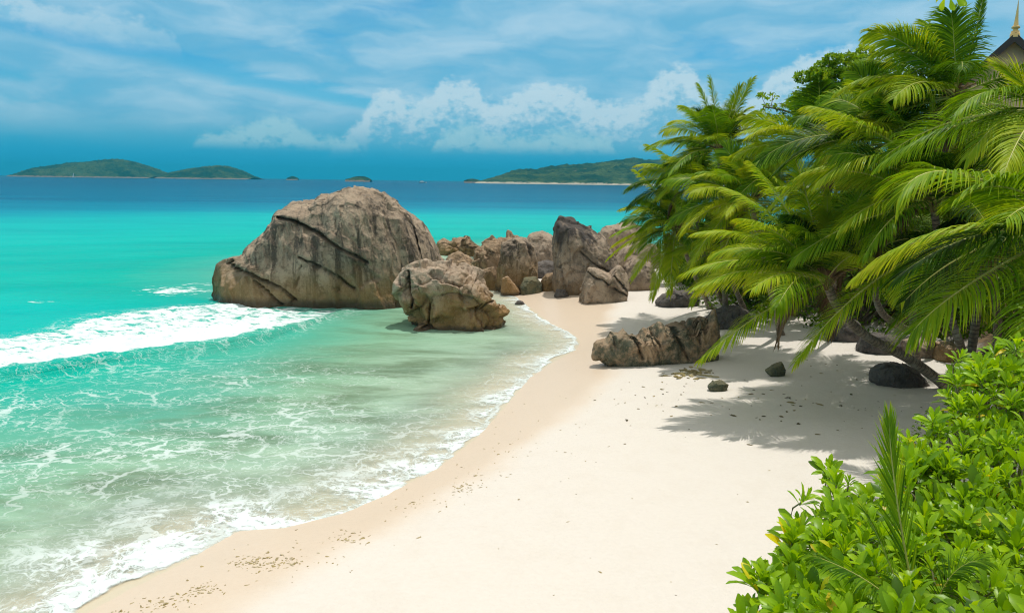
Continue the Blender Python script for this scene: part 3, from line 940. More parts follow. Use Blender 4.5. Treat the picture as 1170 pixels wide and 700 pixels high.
rock("boulder", "split tan boulder leaning on the foot of the blackened one",
     [(664, 340), (667, 325), (672, 306), (685, 308), (698, 315), (703, 306), (709, 303), (716, 314), (718, 330), (715, 341), (695, 347), (678, 346)],
     (690, 346), 0.55, 1.15, G_PINK, lvl=6, seed=15, amp=0.035, planes=7, cut=0.82, flutes=0.05, box=0.55,
     cracks=[([(672, 312), (690, 322), (706, 332), (716, 338)], 0.07, 0.45), ([(700, 312), (716, 333)], 0.06, 0.4)], cat='boulder')
rock("boulder", "upright grey brown boulder with flat top in the middle of the rock heap",
     [(569, 322), (572, 292), (574, 277), (585, 271), (600, 272), (610, 282), (614, 300), (614, 324), (600, 335), (580, 335)],
     (592, 333), 0.1, 1.7, G_BIG, lvl=6, seed=18, amp=0.035, planes=8, cut=0.84, flutes=0.10, box=0.55, cat='boulder')
rock("boulder", "slanted brown boulder on the left of the upright grey one",
     [(536, 304), (545, 283), (560, 277), (572, 274), (577, 292), (576, 322), (557, 326), (541, 316)],
     (556, 325), 0.0, 1.6, G_OCHRE, lvl=6, seed=21, amp=0.06, planes=8, cut=0.8, blocks=((0.7, 0.7, 0.8), 0.3, 0.2), cat='boulder')
rock("boulder", "low ochre boulder between the huge boulder and the rock heap",
     [(504, 312), (513, 292), (525, 287), (538, 296), (547, 312), (546, 322), (510, 323)],
     (525, 319), 0.0, 1.5, G_OCHRE, lvl=6, seed=24, amp=0.06, planes=8, cut=0.8, cat='boulder')
rock("boulder", "pale rounded boulder behind the upright grey one",
     [(597, 284), (605, 268), (620, 265), (633, 270), (642, 285), (643, 306), (624, 318), (602, 316)],
     (622, 314), 0.3, 2.2, G_PINK, lvl=6, seed=27, amp=0.03, planes=6, cut=0.88, cat='boulder')
rock("boulder", "added boulder coloured dark for the cave shade in the gap left of the blackened one",
     [(606, 318), (610, 302), (622, 298), (640, 300), (652, 312), (650, 330), (620, 330)], (630, 322), 0.2, 1.2, G_DARK, lvl=5, seed=28, amp=0.05, cat='boulder')  # added rock, its dark colour stands in for the cave shade here
rock("boulder", "broad brown boulder behind the pale rounded one, sea behind it",
     [(612, 290), (622, 275), (645, 268), (672, 272), (690, 285), (690, 300), (640, 304)], (650, 299), 0.2, 2.0, G_OCHRE, lvl=6, seed=29, amp=0.05, cat='boulder')
rock("reef", "dark low jagged reef rising from the sea behind the rock heap",
     [(497, 292), (505, 282), (514, 276), (527, 272), (533, 279), (548, 283), (560, 277), (580, 272), (596, 270), (606, 280), (608, 298), (500, 298)],
     (540, 293), 0.0, 2.2, G_OCHRE, lvl=7, seed=30, amp=0.07, planes=8, cut=0.85, blocks=((0.5, 0.6, 0.9), 0.6, 0.3))
rock("rock", "small pointed rock peeping out beside the huge boulder",
     [(496, 290), (500, 277), (507, 272), (514, 277), (519, 290)], (506, 291), 0.0, 1.2, G_OCHRE, lvl=5, seed=33, amp=0.08)
rock("rock", "square mossy rock lying on sand at the heap's foot",
     [(594, 328), (599, 318), (612, 316), (619, 324), (619, 334), (610, 337), (597, 337)], (606, 337), 0.1, 0.8, G_MOSS, lvl=6, seed=36, amp=0.05, box=0.5)
rock("rock", "yellowish rock wedged between the mossy rock and the blackened boulder",
     [(617, 324), (624, 314), (636, 312), (645, 318), (646, 332), (636, 336), (621, 335)], (632, 335), 0.2, 0.8, G_OCHRE, lvl=6, seed=39, amp=0.06)
rock("rock", "small ochre block under the slanted brown boulder",
     [(548, 322), (551, 308), (564, 305), (571, 316), (570, 330), (556, 332)], (560, 331), 0.0, 0.7, G_OCHRE, lvl=6, seed=42, amp=0.05, box=0.5)
rock("rock", "thin flat slab tilted against the upright grey boulder",
     [(572, 334), (574, 318), (580, 316), (598, 334), (592, 337), (578, 337)], (585, 337), 0.05, 0.5, G_BLOCK, lvl=5, seed=45, amp=0.06)
rock("rock", "tiny wet stone in the shallows near the heap",
     [(588, 347), (592, 343), (597, 344), (600, 348), (594, 350)], (594, 348), 0.0, 0.35, G_DARK, lvl=4, seed=48, amp=0.06)
rock("rock", "dark stone beside the blackened boulder's left foot",
     [(633, 338), (637, 331), (645, 331), (650, 338), (645, 342)], (641, 341), 0.3, 0.4, G_DARK, lvl=5, seed=49, amp=0.06)
rock("boulder", "pale rounded boulder peeping over the blackened boulder's right shoulder",
     [(678, 282), (688, 263), (706, 255), (722, 253), (735, 262), (738, 280), (715, 290), (690, 290)],
     (705, 292), 0.6, 2.4, G_PINK, lvl=6, seed=51, amp=0.03, planes=6, cut=0.88, cat='boulder')
rock("boulder", "pale smooth boulder half hidden by the leftmost palm fronds",
     [(700, 302), (711, 283), (726, 276), (748, 279), (758, 296), (754, 310), (720, 312)],
     (725, 311), 0.7, 2.0, G_PINK, lvl=6, seed=54, amp=0.03, planes=6, cut=0.88, cat='boulder')
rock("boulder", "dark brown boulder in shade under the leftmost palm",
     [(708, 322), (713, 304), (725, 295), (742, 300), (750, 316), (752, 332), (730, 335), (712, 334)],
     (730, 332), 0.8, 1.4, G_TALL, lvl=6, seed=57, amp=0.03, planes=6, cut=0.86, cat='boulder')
rock("rock", "long low ridged rock on the beach with a tan horn",
     [(678, 403), (684, 393), (697, 383), (713, 379), (722, 385), (736, 378), (752, 372), (765, 379), (775, 375), (784, 368), (794, 370), (803, 372), (809, 368),
      (813, 357), (817, 357), (820, 372), (819, 395), (815, 409), (795, 414), (760, 411), (730, 414), (708, 412), (699, 405)],
     (750, 413), 0.75, 0.95, G_BEACH, jag=0.55, lvl=7, seed=60, amp=0.012, planes=0, flutes=0.20, box=1.25, facet=0.018, facet_n=7.0, peaks=((697, 379, 4, -.1), (713, 374, 4, -.2), (736, 374, 4, 0.1), (770, 371, 4, -.3), (753, 367, 8, -.1), (785, 363, 9, -.2), (815, 351, 4, -.1)),
     cracks=[([(699, 380), (704, 398)], .09, .22), ([(722, 380), (734, 408)], .10, .28), ([(742, 374), (752, 395)], .08, .2), ([(766, 374), (786, 410)], .10, .25), ([(796, 368), (800, 392)], .08, .2)])
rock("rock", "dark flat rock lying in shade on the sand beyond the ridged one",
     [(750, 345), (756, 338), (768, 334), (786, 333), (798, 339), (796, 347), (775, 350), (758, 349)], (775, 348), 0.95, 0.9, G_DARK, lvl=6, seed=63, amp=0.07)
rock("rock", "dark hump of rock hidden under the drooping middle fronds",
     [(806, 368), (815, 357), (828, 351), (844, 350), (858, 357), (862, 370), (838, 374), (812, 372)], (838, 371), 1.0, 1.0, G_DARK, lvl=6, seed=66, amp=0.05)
rock("stone", "small triangular brown stone alone on white sand",
     [(874, 423), (884, 417), (893, 413), (897, 419), (896, 425), (886, 427)], (886, 427), 1.0, 0.22, G_MOSS, lvl=5, seed=69, amp=0.05, planes=8, cut=0.75, cat='stone')
rock("rock", "smooth dark oval rock under the leaning trunk",
     [(995, 433), (998, 423), (1010, 417), (1028, 415), (1042, 421), (1054, 432), (1062, 438), (1040, 442), (1010, 442)],
     (1025, 441), 1.05, 0.7, G_DARK, lvl=6, seed=72, amp=0.02, planes=4, cut=0.9)
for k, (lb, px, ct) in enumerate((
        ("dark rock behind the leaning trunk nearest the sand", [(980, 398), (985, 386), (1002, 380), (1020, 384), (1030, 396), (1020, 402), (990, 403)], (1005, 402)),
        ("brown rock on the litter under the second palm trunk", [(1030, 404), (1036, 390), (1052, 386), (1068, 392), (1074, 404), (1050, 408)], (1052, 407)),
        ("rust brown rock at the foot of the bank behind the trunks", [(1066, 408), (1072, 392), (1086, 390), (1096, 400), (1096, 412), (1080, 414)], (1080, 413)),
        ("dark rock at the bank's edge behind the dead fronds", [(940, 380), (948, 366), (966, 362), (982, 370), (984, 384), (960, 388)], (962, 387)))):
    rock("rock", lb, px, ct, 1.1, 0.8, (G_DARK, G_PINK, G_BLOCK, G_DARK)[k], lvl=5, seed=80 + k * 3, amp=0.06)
rock("stone", "flat grey coral stone below the ridged rock on the sand",
     [(809, 441), (815, 436), (824, 435), (832, 439), (828, 443), (815, 443)], (820, 442), 0.95, 0.25, G_MOSS, lvl=5, seed=95, amp=0.08, cat='stone')


# ------------------------------------------------------------------ small debris on the sand
def debris_material():
    m, nt = material("dry_weed")
    t = nt.attr('tint')
    c = nt.ramp(t, [(0.0, (0.04, 0.035, 0.025)), (0.4, (0.17, 0.135, 0.06)), (0.75, (0.36, 0.28, 0.11)), (1.0, (0.45, 0.40, 0.30))])
    p = nt.node('ShaderNodeBsdfPrincipled', {'Base Color': c, 'Roughness': 0.85})
    nt.l.new(p.outputs[0], nt.out.inputs[0])
    return m


DEB = debris_material()


def scatter(name, label, spots, rad):
    acc = Acc()
    V0, F0 = ico(2)
    for (x, y, s, t) in spots:
        z = gz(x, y)
        V = V0 * (1 + 0.5 * rng.uniform(-1, 1, (len(V0), 1)))
        V = V * np.array([s * rng.uniform(0.9, 2.6), s * rng.uniform(0.6, 1.1), s * rng.uniform(0.25, 0.5)])
        a = rng.uniform(0, 6.28)
        V = V @ np.array([[math.cos(a), math.sin(a), 0], [-math.sin(a), math.cos(a), 0], [0, 0, 1]])
        acc.add(V + np.array([x, y, z + s * 0.12]), F0, 0, t)
    me = acc.mesh(name, DEB, False)
    return tag(link(name, me), label, kind='stuff')


def px_scatter(cx, cy, sx, sy, n, s0, s1, t0, t1, z=0.9):
    out = []
    for _ in range(n):
        p = at_z(rng.normal(cx, sx), rng.normal(cy, sy), z)
        out.append((p[0], p[1], rng.uniform(s0, s1) * rng.uniform(0.5, 1.0), rng.uniform(t0, t1)))
    return out


scatter("coral_rubble", "pale and dark coral rubble scattered on sand below the ridged rock",
        px_scatter(792, 422, 12, 3, 70, 0.05, 0.14, 0.4, 1.0) + px_scatter(765, 450, 45, 18, 42, 0.025, 0.06, 0.1, 0.7) + px_scatter(880, 465, 60, 16, 32, 0.025, 0.07, 0.1, 0.6)
        + px_scatter(960, 430, 50, 20, 22, 0.03, 0.06, 0.2, 0.7) + px_scatter(1000, 470, 40, 20, 18, 0.02, 0.05, 0.1, 0.6), 0.1)
weeds = []
for cx, cy, sx, sy, n in ((285, 636, 9, 4, 34), (320, 642, 10, 4, 30), (235, 668, 10, 4, 24), (190, 680, 14, 5, 30), (130, 693, 12, 4, 20), (395, 612, 14, 6, 22),
                          (480, 570, 20, 8, 16), (530, 556, 7, 3, 22), (545, 545, 18, 9, 14), (600, 510, 25, 14, 16), (350, 632, 40, 14, 20), (640, 470, 30, 20, 10)):
    weeds += px_scatter(cx, cy, sx * 1.3, sy * 1.2, int(n * 2.2), 0.008, 0.030, 0.5, 0.95, 0.35)
weeds += px_scatter(700, 560, 110, 50, 24, 0.01, 0.03, 0.3, 0.8, 0.9)
scatter("seaweed_scraps", "ochre seaweed scraps strewn along the wet sand line", weeds, 0.1)


# ================================================================== FOLIAGE MATERIALS
def leaf_material(name, stops, transl=0.35, rough=0.38, tcol=(1.5, 1.35, 0.5), spec=0.4):
    m, nt = material(name)
    t = nt.attr('tint')
    geo = nt.node('ShaderNodeNewGeometry')
    n = nt.noise(geo.outputs['Position'], 1.3, 3, 0.5)
    tt = nt.math('ADD', t, nt.math('MULTIPLY', nt.math('SUBTRACT', n, 0.5), 0.22))
    c = nt.ramp(tt, stops)
    p = nt.node('ShaderNodeBsdfPrincipled', {'Base Color': c, 'Roughness': rough})
    p.inputs['Specular IOR Level'].default_value = spec
    tr = nt.node('ShaderNodeBsdfTranslucent', {'Color': nt.mix(1.0, c, tcol, 'MULTIPLY')})
    mx = nt.node('ShaderNodeMixShader', {0: transl, 1: p.outputs[0], 2: tr.outputs[0]})
    nt.l.new(mx.outputs[0], nt.out.inputs[0])
    return m


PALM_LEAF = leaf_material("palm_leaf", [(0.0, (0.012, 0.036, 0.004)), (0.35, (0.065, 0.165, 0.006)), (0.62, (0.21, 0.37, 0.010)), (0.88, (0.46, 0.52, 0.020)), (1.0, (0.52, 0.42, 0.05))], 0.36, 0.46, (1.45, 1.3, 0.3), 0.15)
DEAD_LEAF = leaf_material("dead_palm_leaf", [(0.0, (0.06, 0.035, 0.02)), (0.5, (0.17, 0.10, 0.05)), (1.0, (0.34, 0.23, 0.11))], 0.15, 0.7)
SHRUB_LEAF = leaf_material("shrub_leaf", [(0.0, (0.05, 0.13, 0.004)), (0.4, (0.19, 0.37, 0.006)), (0.8, (0.40, 0.62, 0.010)), (0.93, (0.60, 0.62, 0.015)), (1.0, (0.78, 0.58, 0.015))], 0.42, 0.36, (1.35, 1.2, 0.3), 0.3)
BUSH_LEAF = leaf_material("bush_leaf", [(0.0, (0.018, 0.045, 0.010)), (0.5, (0.08, 0.17, 0.008)), (1.0, (0.24, 0.40, 0.012))], 0.35, 0.5, (1.5, 1.3, 0.4), 0.25)


def simple(name, color, rough=0.7, metallic=0.0, bumps=0.0, scale=20.0, var=0.3):
    m, nt = material(name)
    pos = nt.node('ShaderNodeNewGeometry').outputs['Position']
    n = nt.noise(pos, scale, 5, 0.6)
    c = nt.mix(n, tuple(v * (1 - var) for v in color), tuple(min(1, v * (1 + var)) for v in color))
    p = nt.node('ShaderNodeBsdfPrincipled', {'Base Color': c, 'Roughness': rough, 'Metallic': metallic})
    if bumps:
        nt.set(p.inputs['Normal'], nt.bump(n, bumps, 0.03))
    nt.l.new(p.outputs[0], nt.out.inputs[0])
    return m


RACHIS = simple("palm_rib", (0.46, 0.46, 0.11), 0.45, scale=4)
BARK = simple("bark", (0.16, 0.125, 0.095), 0.9, bumps=0.8, scale=12, var=0.5)
TWIG = simple("twig", (0.20, 0.19, 0.10), 0.8, scale=8)


def trunk_material():
    m, nt = material("palm_trunk")
    pos = nt.node('ShaderNodeNewGeometry').outputs['Position']
    t = nt.attr('tint')     # metres along the trunk
    n = nt.noise(pos, 5.0, 5, 0.65)
    ring = nt.math('FRACT', nt.math('MULTIPLY_ADD', n, 0.35, nt.math('MULTIPLY', t, 7.0)))
    groove = nt.smooth(nt.math('ABSOLUTE', nt.math('SUBTRACT', ring, 0.5)), 0.34, 0.5)
    c = nt.mix(nt.smooth(n, 0.3, 0.7), (0.15, 0.115, 0.085), (0.33, 0.27, 0.20))
    c = nt.mix(nt.math('MULTIPLY', groove, 0.8), c, (0.06, 0.045, 0.035))
    c = nt.mix(nt.math('MULTIPLY', nt.smooth(nt.noise(pos, 1.5, 4, 0.6), 0.55, 0.7), 0.5), c, (0.35, 0.33, 0.27))
    b = nt.bump(nt.math('ADD', nt.math('MULTIPLY', groove, -0.7), nt.math('MULTIPLY', n, 0.5)), 0.9, 0.03)
    p = nt.node('ShaderNodeBsdfPrincipled', {'Base Color': c, 'Roughness': 0.88, 'Normal': b})
    nt.l.new(p.outputs[0], nt.out.inputs[0])
    return m


TRUNK = trunk_material()
UP = np.array([0, 0, 1.0])


def unit(v):
    return v / (np.linalg.norm(v, axis=-1, keepdims=True) + 1e-9)


def frond_mesh(P0, P1, P2, leaf, nside, tint, hang, r, wind=np.array([-0.05, -0.02, 0.0]), dead=False, roll=0.0, width=0.042, start=0.14, lift=0.35, tight=1.0):
    t = np.linspace(0, 1, 15)
    pts = bez(P0, P1, P2, t)
    L = np.linalg.norm(np.diff(pts, axis=0), axis=1).sum()
    rib = Acc()
    acc = Acc()
    rad = (0.034 * (1 - t) ** 0.8 + 0.004) * (L / 4.5)
    rad[0] *= 1.8
    V, Q = tube(pts, rad, 5)
    rib.add(V, Q, 0, tint)
    tl = start + (1 - start) * np.linspace(0, 1, nside) ** 0.96
    tl = np.repeat(tl, 2)
    side = np.tile([-1.0, 1.0], nside)
    tl = np.clip(tl + r.normal(0, 0.004, len(tl)), 0, 1)
    p = bez(P0, P1, P2, tl)
    T = bezT(P0, P1, P2, tl)
    s = np.cross(T, UP)
    s = unit(np.where(np.linalg.norm(s, axis=1)[:, None] < 0.15, np.array([1.0, 0.2, 0]), s))
    n = np.cross(s, T)
    ro = roll * (0.4 + 0.9 * tl)
    s, n = s * np.cos(ro)[:, None] + n * np.sin(ro)[:, None], n * np.cos(ro)[:, None] - s * np.sin(ro)[:, None]
    u = np.clip((tl - start) / (1 - start), 0, 1)
    prof = np.clip(np.minimum(0.55 + 2.2 * u, 1.0), 0, 1) * (1 - 0.62 * u ** 2.4)
    l = leaf * prof * r.uniform(0.86, 1.1, len(tl))
    ang = tight * np.radians(66 - 44 * u ** 1.3) + r.normal(0, 0.035, len(tl))
    v = lift * (1 - 0.5 * u) + r.normal(0, 0.05, len(tl))
    d = np.cos(ang)[:, None] * T + np.sin(ang)[:, None] * (side[:, None] * s * np.cos(v)[:, None] + n * np.sin(v)[:, None])
    d = unit(d)
    nseg = 4
    cen = [p]
    dirs = [d]
    g = hang * r.uniform(0.8, 1.2, len(tl))
    kink = r.random(len(tl)) < (0.35 if dead else 0.045)
    for k in range(nseg):
        add = (-UP)[None, :] * (g * (0.55 + 0.5 * k))[:, None] + wind * (1 + k)
        add = add + (kink & (k == 1))[:, None] * (-UP)[None, :] * 0.9
        d = unit(d + add * 0.42)
        cen.append(cen[-1] + d * (l / nseg)[:, None])
        dirs.append(d)
    C = np.stack(cen, 1)
    Dm = np.stack(dirs, 1)
    wv = T[:, None, :] - (T[:, None, :] * Dm).sum(-1, keepdims=True) * Dm
    wv = unit(wv)
    nn = np.cross(Dm, wv)
    tw = (r.normal(0, 0.18, len(tl)) + side * 0.25)[:, None, None]
    wv = wv * np.cos(tw) + nn * np.sin(tw)
    wp = np.array([0.55, 1.0, 0.95, 0.65, 0.06])[None, :, None] * width * r.uniform(0.8, 1.15, (len(tl), 1, 1)) * (leaf / 0.9) ** 0.3 * 0.5
    A = C - wv * wp
    B = C + wv * wp
    V = np.stack([A, B], 2).reshape(len(tl), -1, 3)
    nv = (nseg + 1) * 2
    base = (np.arange(len(tl)) * nv)[:, None, None]
    kq = np.array([[2 * k, 2 * k + 1, 2 * k + 3, 2 * k + 2] for k in range(nseg)])[None]
    Qs = (base + kq).reshape(-1, 4)
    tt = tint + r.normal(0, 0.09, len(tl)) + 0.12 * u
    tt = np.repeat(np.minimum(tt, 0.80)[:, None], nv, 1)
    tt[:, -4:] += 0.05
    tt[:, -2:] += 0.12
    acc.add(V.reshape(-1, 3), Qs, 0, tt.ravel())
    return acc.mesh("frond", DEAD_LEAF if dead else PALM_LEAF), rib.mesh("rib", DEAD_LEAF if dead else RACHIS, True)


def palm(label, crown, base, mids, n, L, heroes=(), seed=0, leaf=None, tint=0.45, trunk_r=0.15, dead=1, skip=None, hang=0.42, spear=True, nside=88, lean=(0, 0), group='coconut palms leaning over the beach'):
    """crown: world point; base: world point of the trunk's foot; mids: points the trunk passes"""
    r = np.random.default_rng(seed)
    root = empty("coconut_palm", base, label, "palm tree", group)
    off_ = np.asarray(base, float)
    path = catmull([base] + list(mids) + [crown], 14)
    seg = np.concatenate([[0], np.cumsum(np.linalg.norm(np.diff(path, axis=0), axis=1))])
    u = seg / seg[-1]
    rad = trunk_r * (1.0 - 0.30 * u) + trunk_r * 0.7 * np.exp(-seg / 0.35)
    rad = rad * (1 + 0.03 * np.sin(seg * 44))
    V, Q = tube(path, rad, 12)
    me = mesh_from("trunk", V - off_, Q, TRUNK, True, None, {'tint': np.repeat(seg, 12)})
    link("trunk", me, root)
    leaf = leaf or L * 0.255
    n = int(n * 1.22)
    tint += 0.02
    # crown heart: sheaths and fibre
    acc = Acc()
    for k in range(30 if dead > 1 else 16):
        a = k * 2.4
        d = np.array([math.cos(a), math.sin(a), r.uniform(0.3, 1.6)])
        d = d / np.linalg.norm(d)
        ln = r.uniform(0.35, 0.75) * (1.5 if dead > 1 else 1.0)
        pp = [crown - UP * 0.25 + d * 0.02, crown + d * ln * 0.5 + UP * 0.05, crown + d * ln + r.normal(0, 0.08, 3)]
        V, Q = tube(catmull(pp, 4), np.linspace(0.075, 0.018, 9), 5)
        acc.add(V - off_, Q, 0, r.uniform(0.2, 0.9))
    link("crown_sheath", acc.mesh("crown_sheath", DEAD_LEAF), root)

    def put(P0, P1, P2, tn, hg, dd=False, roll=0.0, lf=None, wid=None):
        w_ = (wid or 0.034)
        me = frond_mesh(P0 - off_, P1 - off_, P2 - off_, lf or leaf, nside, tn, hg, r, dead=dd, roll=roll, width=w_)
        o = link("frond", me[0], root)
        link("rib", me[1], o)
        if dd:
            o['label'] = "dead brown hanging frond"

    wd = np.array([lean[0], lean[1], 0.0])
    for k in range(n):
        a = k * 2.39996 + r.uniform(-0.25, 0.25) + seed
        f = (k + 0.5) / n
        el = R(78 - 92 * f ** 0.85) + r.normal(0, 0.08)
        dv = np.array([math.cos(a) * math.cos(el), math.sin(a) * math.cos(el), math.sin(el)]) + wd * (0.35 + f * 0.3)
        if skip is not None and skip(dv):
            continue
        dv = dv / np.linalg.norm(dv)
        ll = L * r.uniform(0.84, 1.08) * (0.72 + 0.28 * min(1, f * 3))
        P0 = crown + UP * 0.12 * (1 - f)
        P1 = P0 + dv * ll * 0.52
        hor = np.array([dv[0], dv[1], 0.0])
        drop = (0.22 + 0.42 * np.linalg.norm(hor)) * r.uniform(0.75, 1.25)
        P2 = P1 + (dv * 0.55 + hor * 0.12 - UP * drop * 0.9) * ll * 0.50
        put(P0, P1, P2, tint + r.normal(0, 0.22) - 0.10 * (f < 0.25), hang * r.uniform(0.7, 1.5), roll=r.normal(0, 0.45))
    for h in heroes:
        (hx, hy, hd), arch = h[0], h[1]
        opt = h[2] if len(h) > 2 else {}
        P2 = at_y(hx, hy, hd)
        P0 = crown.copy() if 'root' not in opt else at_y(*opt['root'])
        if 'via' in opt:            # a point half way along
            m_ = at_y(*opt['via'])
            P1 = 2 * m_ - 0.5 * (P0 + P2)
        else:
            P1 = 0.45 * P0 + 0.55 * P2 + UP * arch
        put(P0, P1, P2, opt.get('tint', tint + 0.14), opt.get('hang', hang), opt.get('dead', False), opt.get('roll', 0.0), opt.get('leaf'))
    for k in range(dead):
        a = k * 2.1 + seed
        dv = np.array([math.cos(a), math.sin(a), 0.0])
        P0 = crown - UP * 0.15
        P1 = P0 + dv * L * 0.25 + UP * 0.05
        P2 = P0 + dv * L * 0.30 - UP * L * r.uniform(0.32, 0.45)
        put(P0, P1, P2, 0.4, 0.9, True, lf=leaf * 0.8)
    if spear:
        P0 = crown + UP * 0.1
        d = unit(np.array([r.normal(0, 0.15), r.normal(0, 0.15), 1.0]) + wd * 0.3)
        put(P0, P0 + d * L * 0.3, P0 + d * L * 0.62 + r.normal(0, 0.06, 3), tint + 0.25, 0.02, lf=leaf * 0.35)
    return root


def W(px, py, d):
    return at_y(px, py, d)


def foot(px, py, z=1.1):
    p = at_z(px, py, z)
    p[2] = gz(p[0], p[1]) - 0.15
    return p


def footxy(x, y):
    return np.array([x, y, gz(x, y) - 0.2])


# central palm whose trunk leans out over the sand
cA = W(944, 322, 25.6)
palm("palm with low leaning trunk over the beach and brown sheaths at its crown", cA, foot(1092, 442), [W(1040, 411, 27.0), W(990, 384, 26.4), W(958, 352, 25.8)], 24, 4.7,
     [((787, 310, 24.5), 1.0), ((795, 327, 24.2), 0.9, {'hang': .30}), ((803, 408, 23.6), 0.0, {'via': (880, 352, 24.4), 'hang': .55, 'tint': .58}), ((862, 190, 25.8), .5),
      ((800, 265, 25.6), 1.0), ((830, 215, 27), .8), ((905, 172, 27), 0.5), ((1000, 190, 26), .5), ((860, 330, 23), 0.8), ((850, 250, 24), 0.7), ((1050, 275, 27), .8)],
     seed=1, lean=(-0.35, -0.05), skip=lambda d: (d[0] > 0.10 and d[2] < 0.40) or (d[0] < -0.2 and d[2] < 0.12) or (d[1] < -0.2 and d[2] < 0.38 and abs(d[0]) < 0.65), trunk_r=0.19, dead=2, tint=0.48)
# palm behind it, second curved trunk
palm("palm with curved trunk rising behind the low leaning one", W(1000, 262, 29.5), footxy(17.6, 33.0), [W(1062, 386, 32.0), W(1028, 372, 31.2), W(1002, 345, 30.2)], 22, 4.9,
     [((880, 215, 28), 1.0), ((925, 165, 29), .9), ((1100, 240, 28), .7), ((900, 290, 27.5), 1.0)], seed=2, lean=(-0.2, 0), tint=0.42)
cG = W(1066, 232, 24.0)
palm("palm with dark trunk at the bank and two yellowish arching fronds", cG, foot(1110, 420, 1.3), [W(1098, 396, 25.5), W(1084, 350, 25.0)], 20, 4.9,
     [((930, 122, 23.5), 0, {'via': (992, 146, 23.5), 'hang': .5, 'tint': .66, 'root': (1062, 192, 23.9)}), ((934, 208, 23.0), 0, {'via': (1000, 178, 23.3), 'hang': .6, 'tint': .62, 'root': (1062, 205, 23.9)}),
      ((909, 413, 23.0), 0, {'via': (978, 338, 23.5), 'root': (1062, 283, 24.0), 'hang': .4, 'tint': .62}),
      ((1028, 338, 22.0), 0, {'via': (1060, 283, 22.5), 'root': (1130, 262, 23.1), 'hang': .4, 'tint': .66}), ((960, 260, 22.5), .9), ((1010, 115, 24.5), .4)],
     seed=3, lean=(-0.12, -0.1), tint=0.45)
palm("tall palm at right with an upright unopened frond against the sky", W(1092, 112, 24.5), footxy(15.4, 26.5), [W(1122, 300, 25.8), W(1110, 200, 25.0)], 18, 4.6,
     [((1020, 38, 24.5), 0, {'via': (1050, 58, 24.5), 'hang': .2, 'tint': .45}), ((1124, -8, 24.8), 0, {'via': (1112, 46, 24.6), 'hang': 0.05, 'tint': .3, 'leaf': .45}), ((1008, 60, 24.5), 0.9), ((1040, 45, 25.0), .5),
      ((1062, 30, 25.5), .3), ((1085, 38, 25.0), .2), ((985, 108, 24.0), .8)], seed=4, tint=0.40, spear=False, skip=lambda d: d[2] > 0.5 and d[0] > -0.1)
palm("large palm at right frame edge with long low fronds reaching left", W(1222, 262, 14.5), footxy(11.6, 15.5), [W(1222, 420, 15.0)], 16, 4.8,
     [((1027, 226, 13.4), 0, {'via': (1096, 198, 13.8), 'hang': .55, 'tint': .55}), ((1043, 378, 13.0), 0, {'via': (1112, 322, 13.5), 'hang': .5, 'tint': .52}),
      ((1150, 250, 11.8), .6), ((1120, 290, 14.5), 0.7, {'tint': .35})],
     seed=5, tint=0.40, lean=(-0.1, 0), spear=False, skip=lambda d: d[2] > 0.55)
palm("palm at upper right corner with a bright yellow young frond", W(1198, 128, 18.5), footxy(15.0, 19.6), [W(1202, 300, 19.0)], 16, 4.5,
     [((1092, 128, 17.7), 0, {'via': (1140, 104, 18.1), 'hang': .45, 'tint': .42}), ((1146, 78, 18.7), 0, {'via': (1174, 100, 18.5), 'hang': .1, 'tint': .80}), ((1105, 180, 17.5), .8), ((1130, 230, 17.3), .8)],
     seed=6, tint=0.40, lean=(-0.2, 0), spear=False, skip=lambda d: d[2] > 0.25)
palm("upright palm standing highest on the left of the grove", W(822, 172, 37.5), footxy(11.4, 42.0), [W(826, 290, 39.0)], 20, 4.0,
     [((782, 122, 37), .5), ((812, 92, 37.5), .3), ((858, 92, 38), .3), ((845, 100, 37), .3), ((800, 100, 38), .3), ((886, 142, 37.5), .7), ((765, 160, 37), .6)], seed=7, tint=0.42, lean=(0.05, 0))
palm("leftmost palm with fronds hanging over the pale boulders", W(772, 262, 43.0), footxy(11.6, 46.0), [W(792, 310, 45.0)], 22, 4.2,
     [((712, 238, 42), .9), ((716, 292, 42), .9, {'hang': .5}), ((722, 318, 41.5), .9), ((745, 340, 41), .9, {'hang': .5}), ((728, 196, 43), .6), ((740, 262, 40), .9), ((765, 335, 40), 1.0)], seed=8, tint=0.51, lean=(-0.2, -0.05))
palm("palm between the leftmost one and the upright one", W(792, 212, 41.0), footxy(12.6, 46.5), [W(806, 300, 43.0)], 18, 4.0,
     [((730, 188, 40.5), .7), ((742, 166, 41), .4), ((752, 225, 40), .8)], seed=9, tint=0.47, lean=(-0.15, 0))
palm("palm filling the grove's middle above the ridged rock", W(858, 232, 34.0), footxy(13.0, 38.0), [W(880, 330, 36.0)], 22, 4.5,
     [((780, 262, 33), 1.0), ((800, 200, 34), .7), ((790, 300, 32.5), 1.0), ((812, 330, 32), 1.1)], seed=10, tint=0.54, lean=(-0.2, -0.05))
palm("palm behind the grove's middle under the broadleaf tree", W(935, 172, 33.0), footxy(15.4, 37.5), [W(950, 290, 35.0)], 20, 4.6,
     [((850, 150, 32.5), .7), ((880, 200, 31.5), .8)], seed=11, tint=0.47, lean=(-0.1, -0.05))
palm("palm in shade between the curved trunk and the dark trunk", W(1130, 300, 25.0), footxy(17.5, 28.5), [W(1140, 370, 27.0)], 18, 4.6, [], seed=12, tint=0.30)
palm("palm low on the slope under the tall one at right", W(1020, 165, 26.0), footxy(15.8, 30.5), [W(1035, 280, 28.0)], 20, 4.6, [((935, 180, 25), .8), ((960, 140, 26), .6)], seed=13, tint=0.42, lean=(-0.1, -0.05))
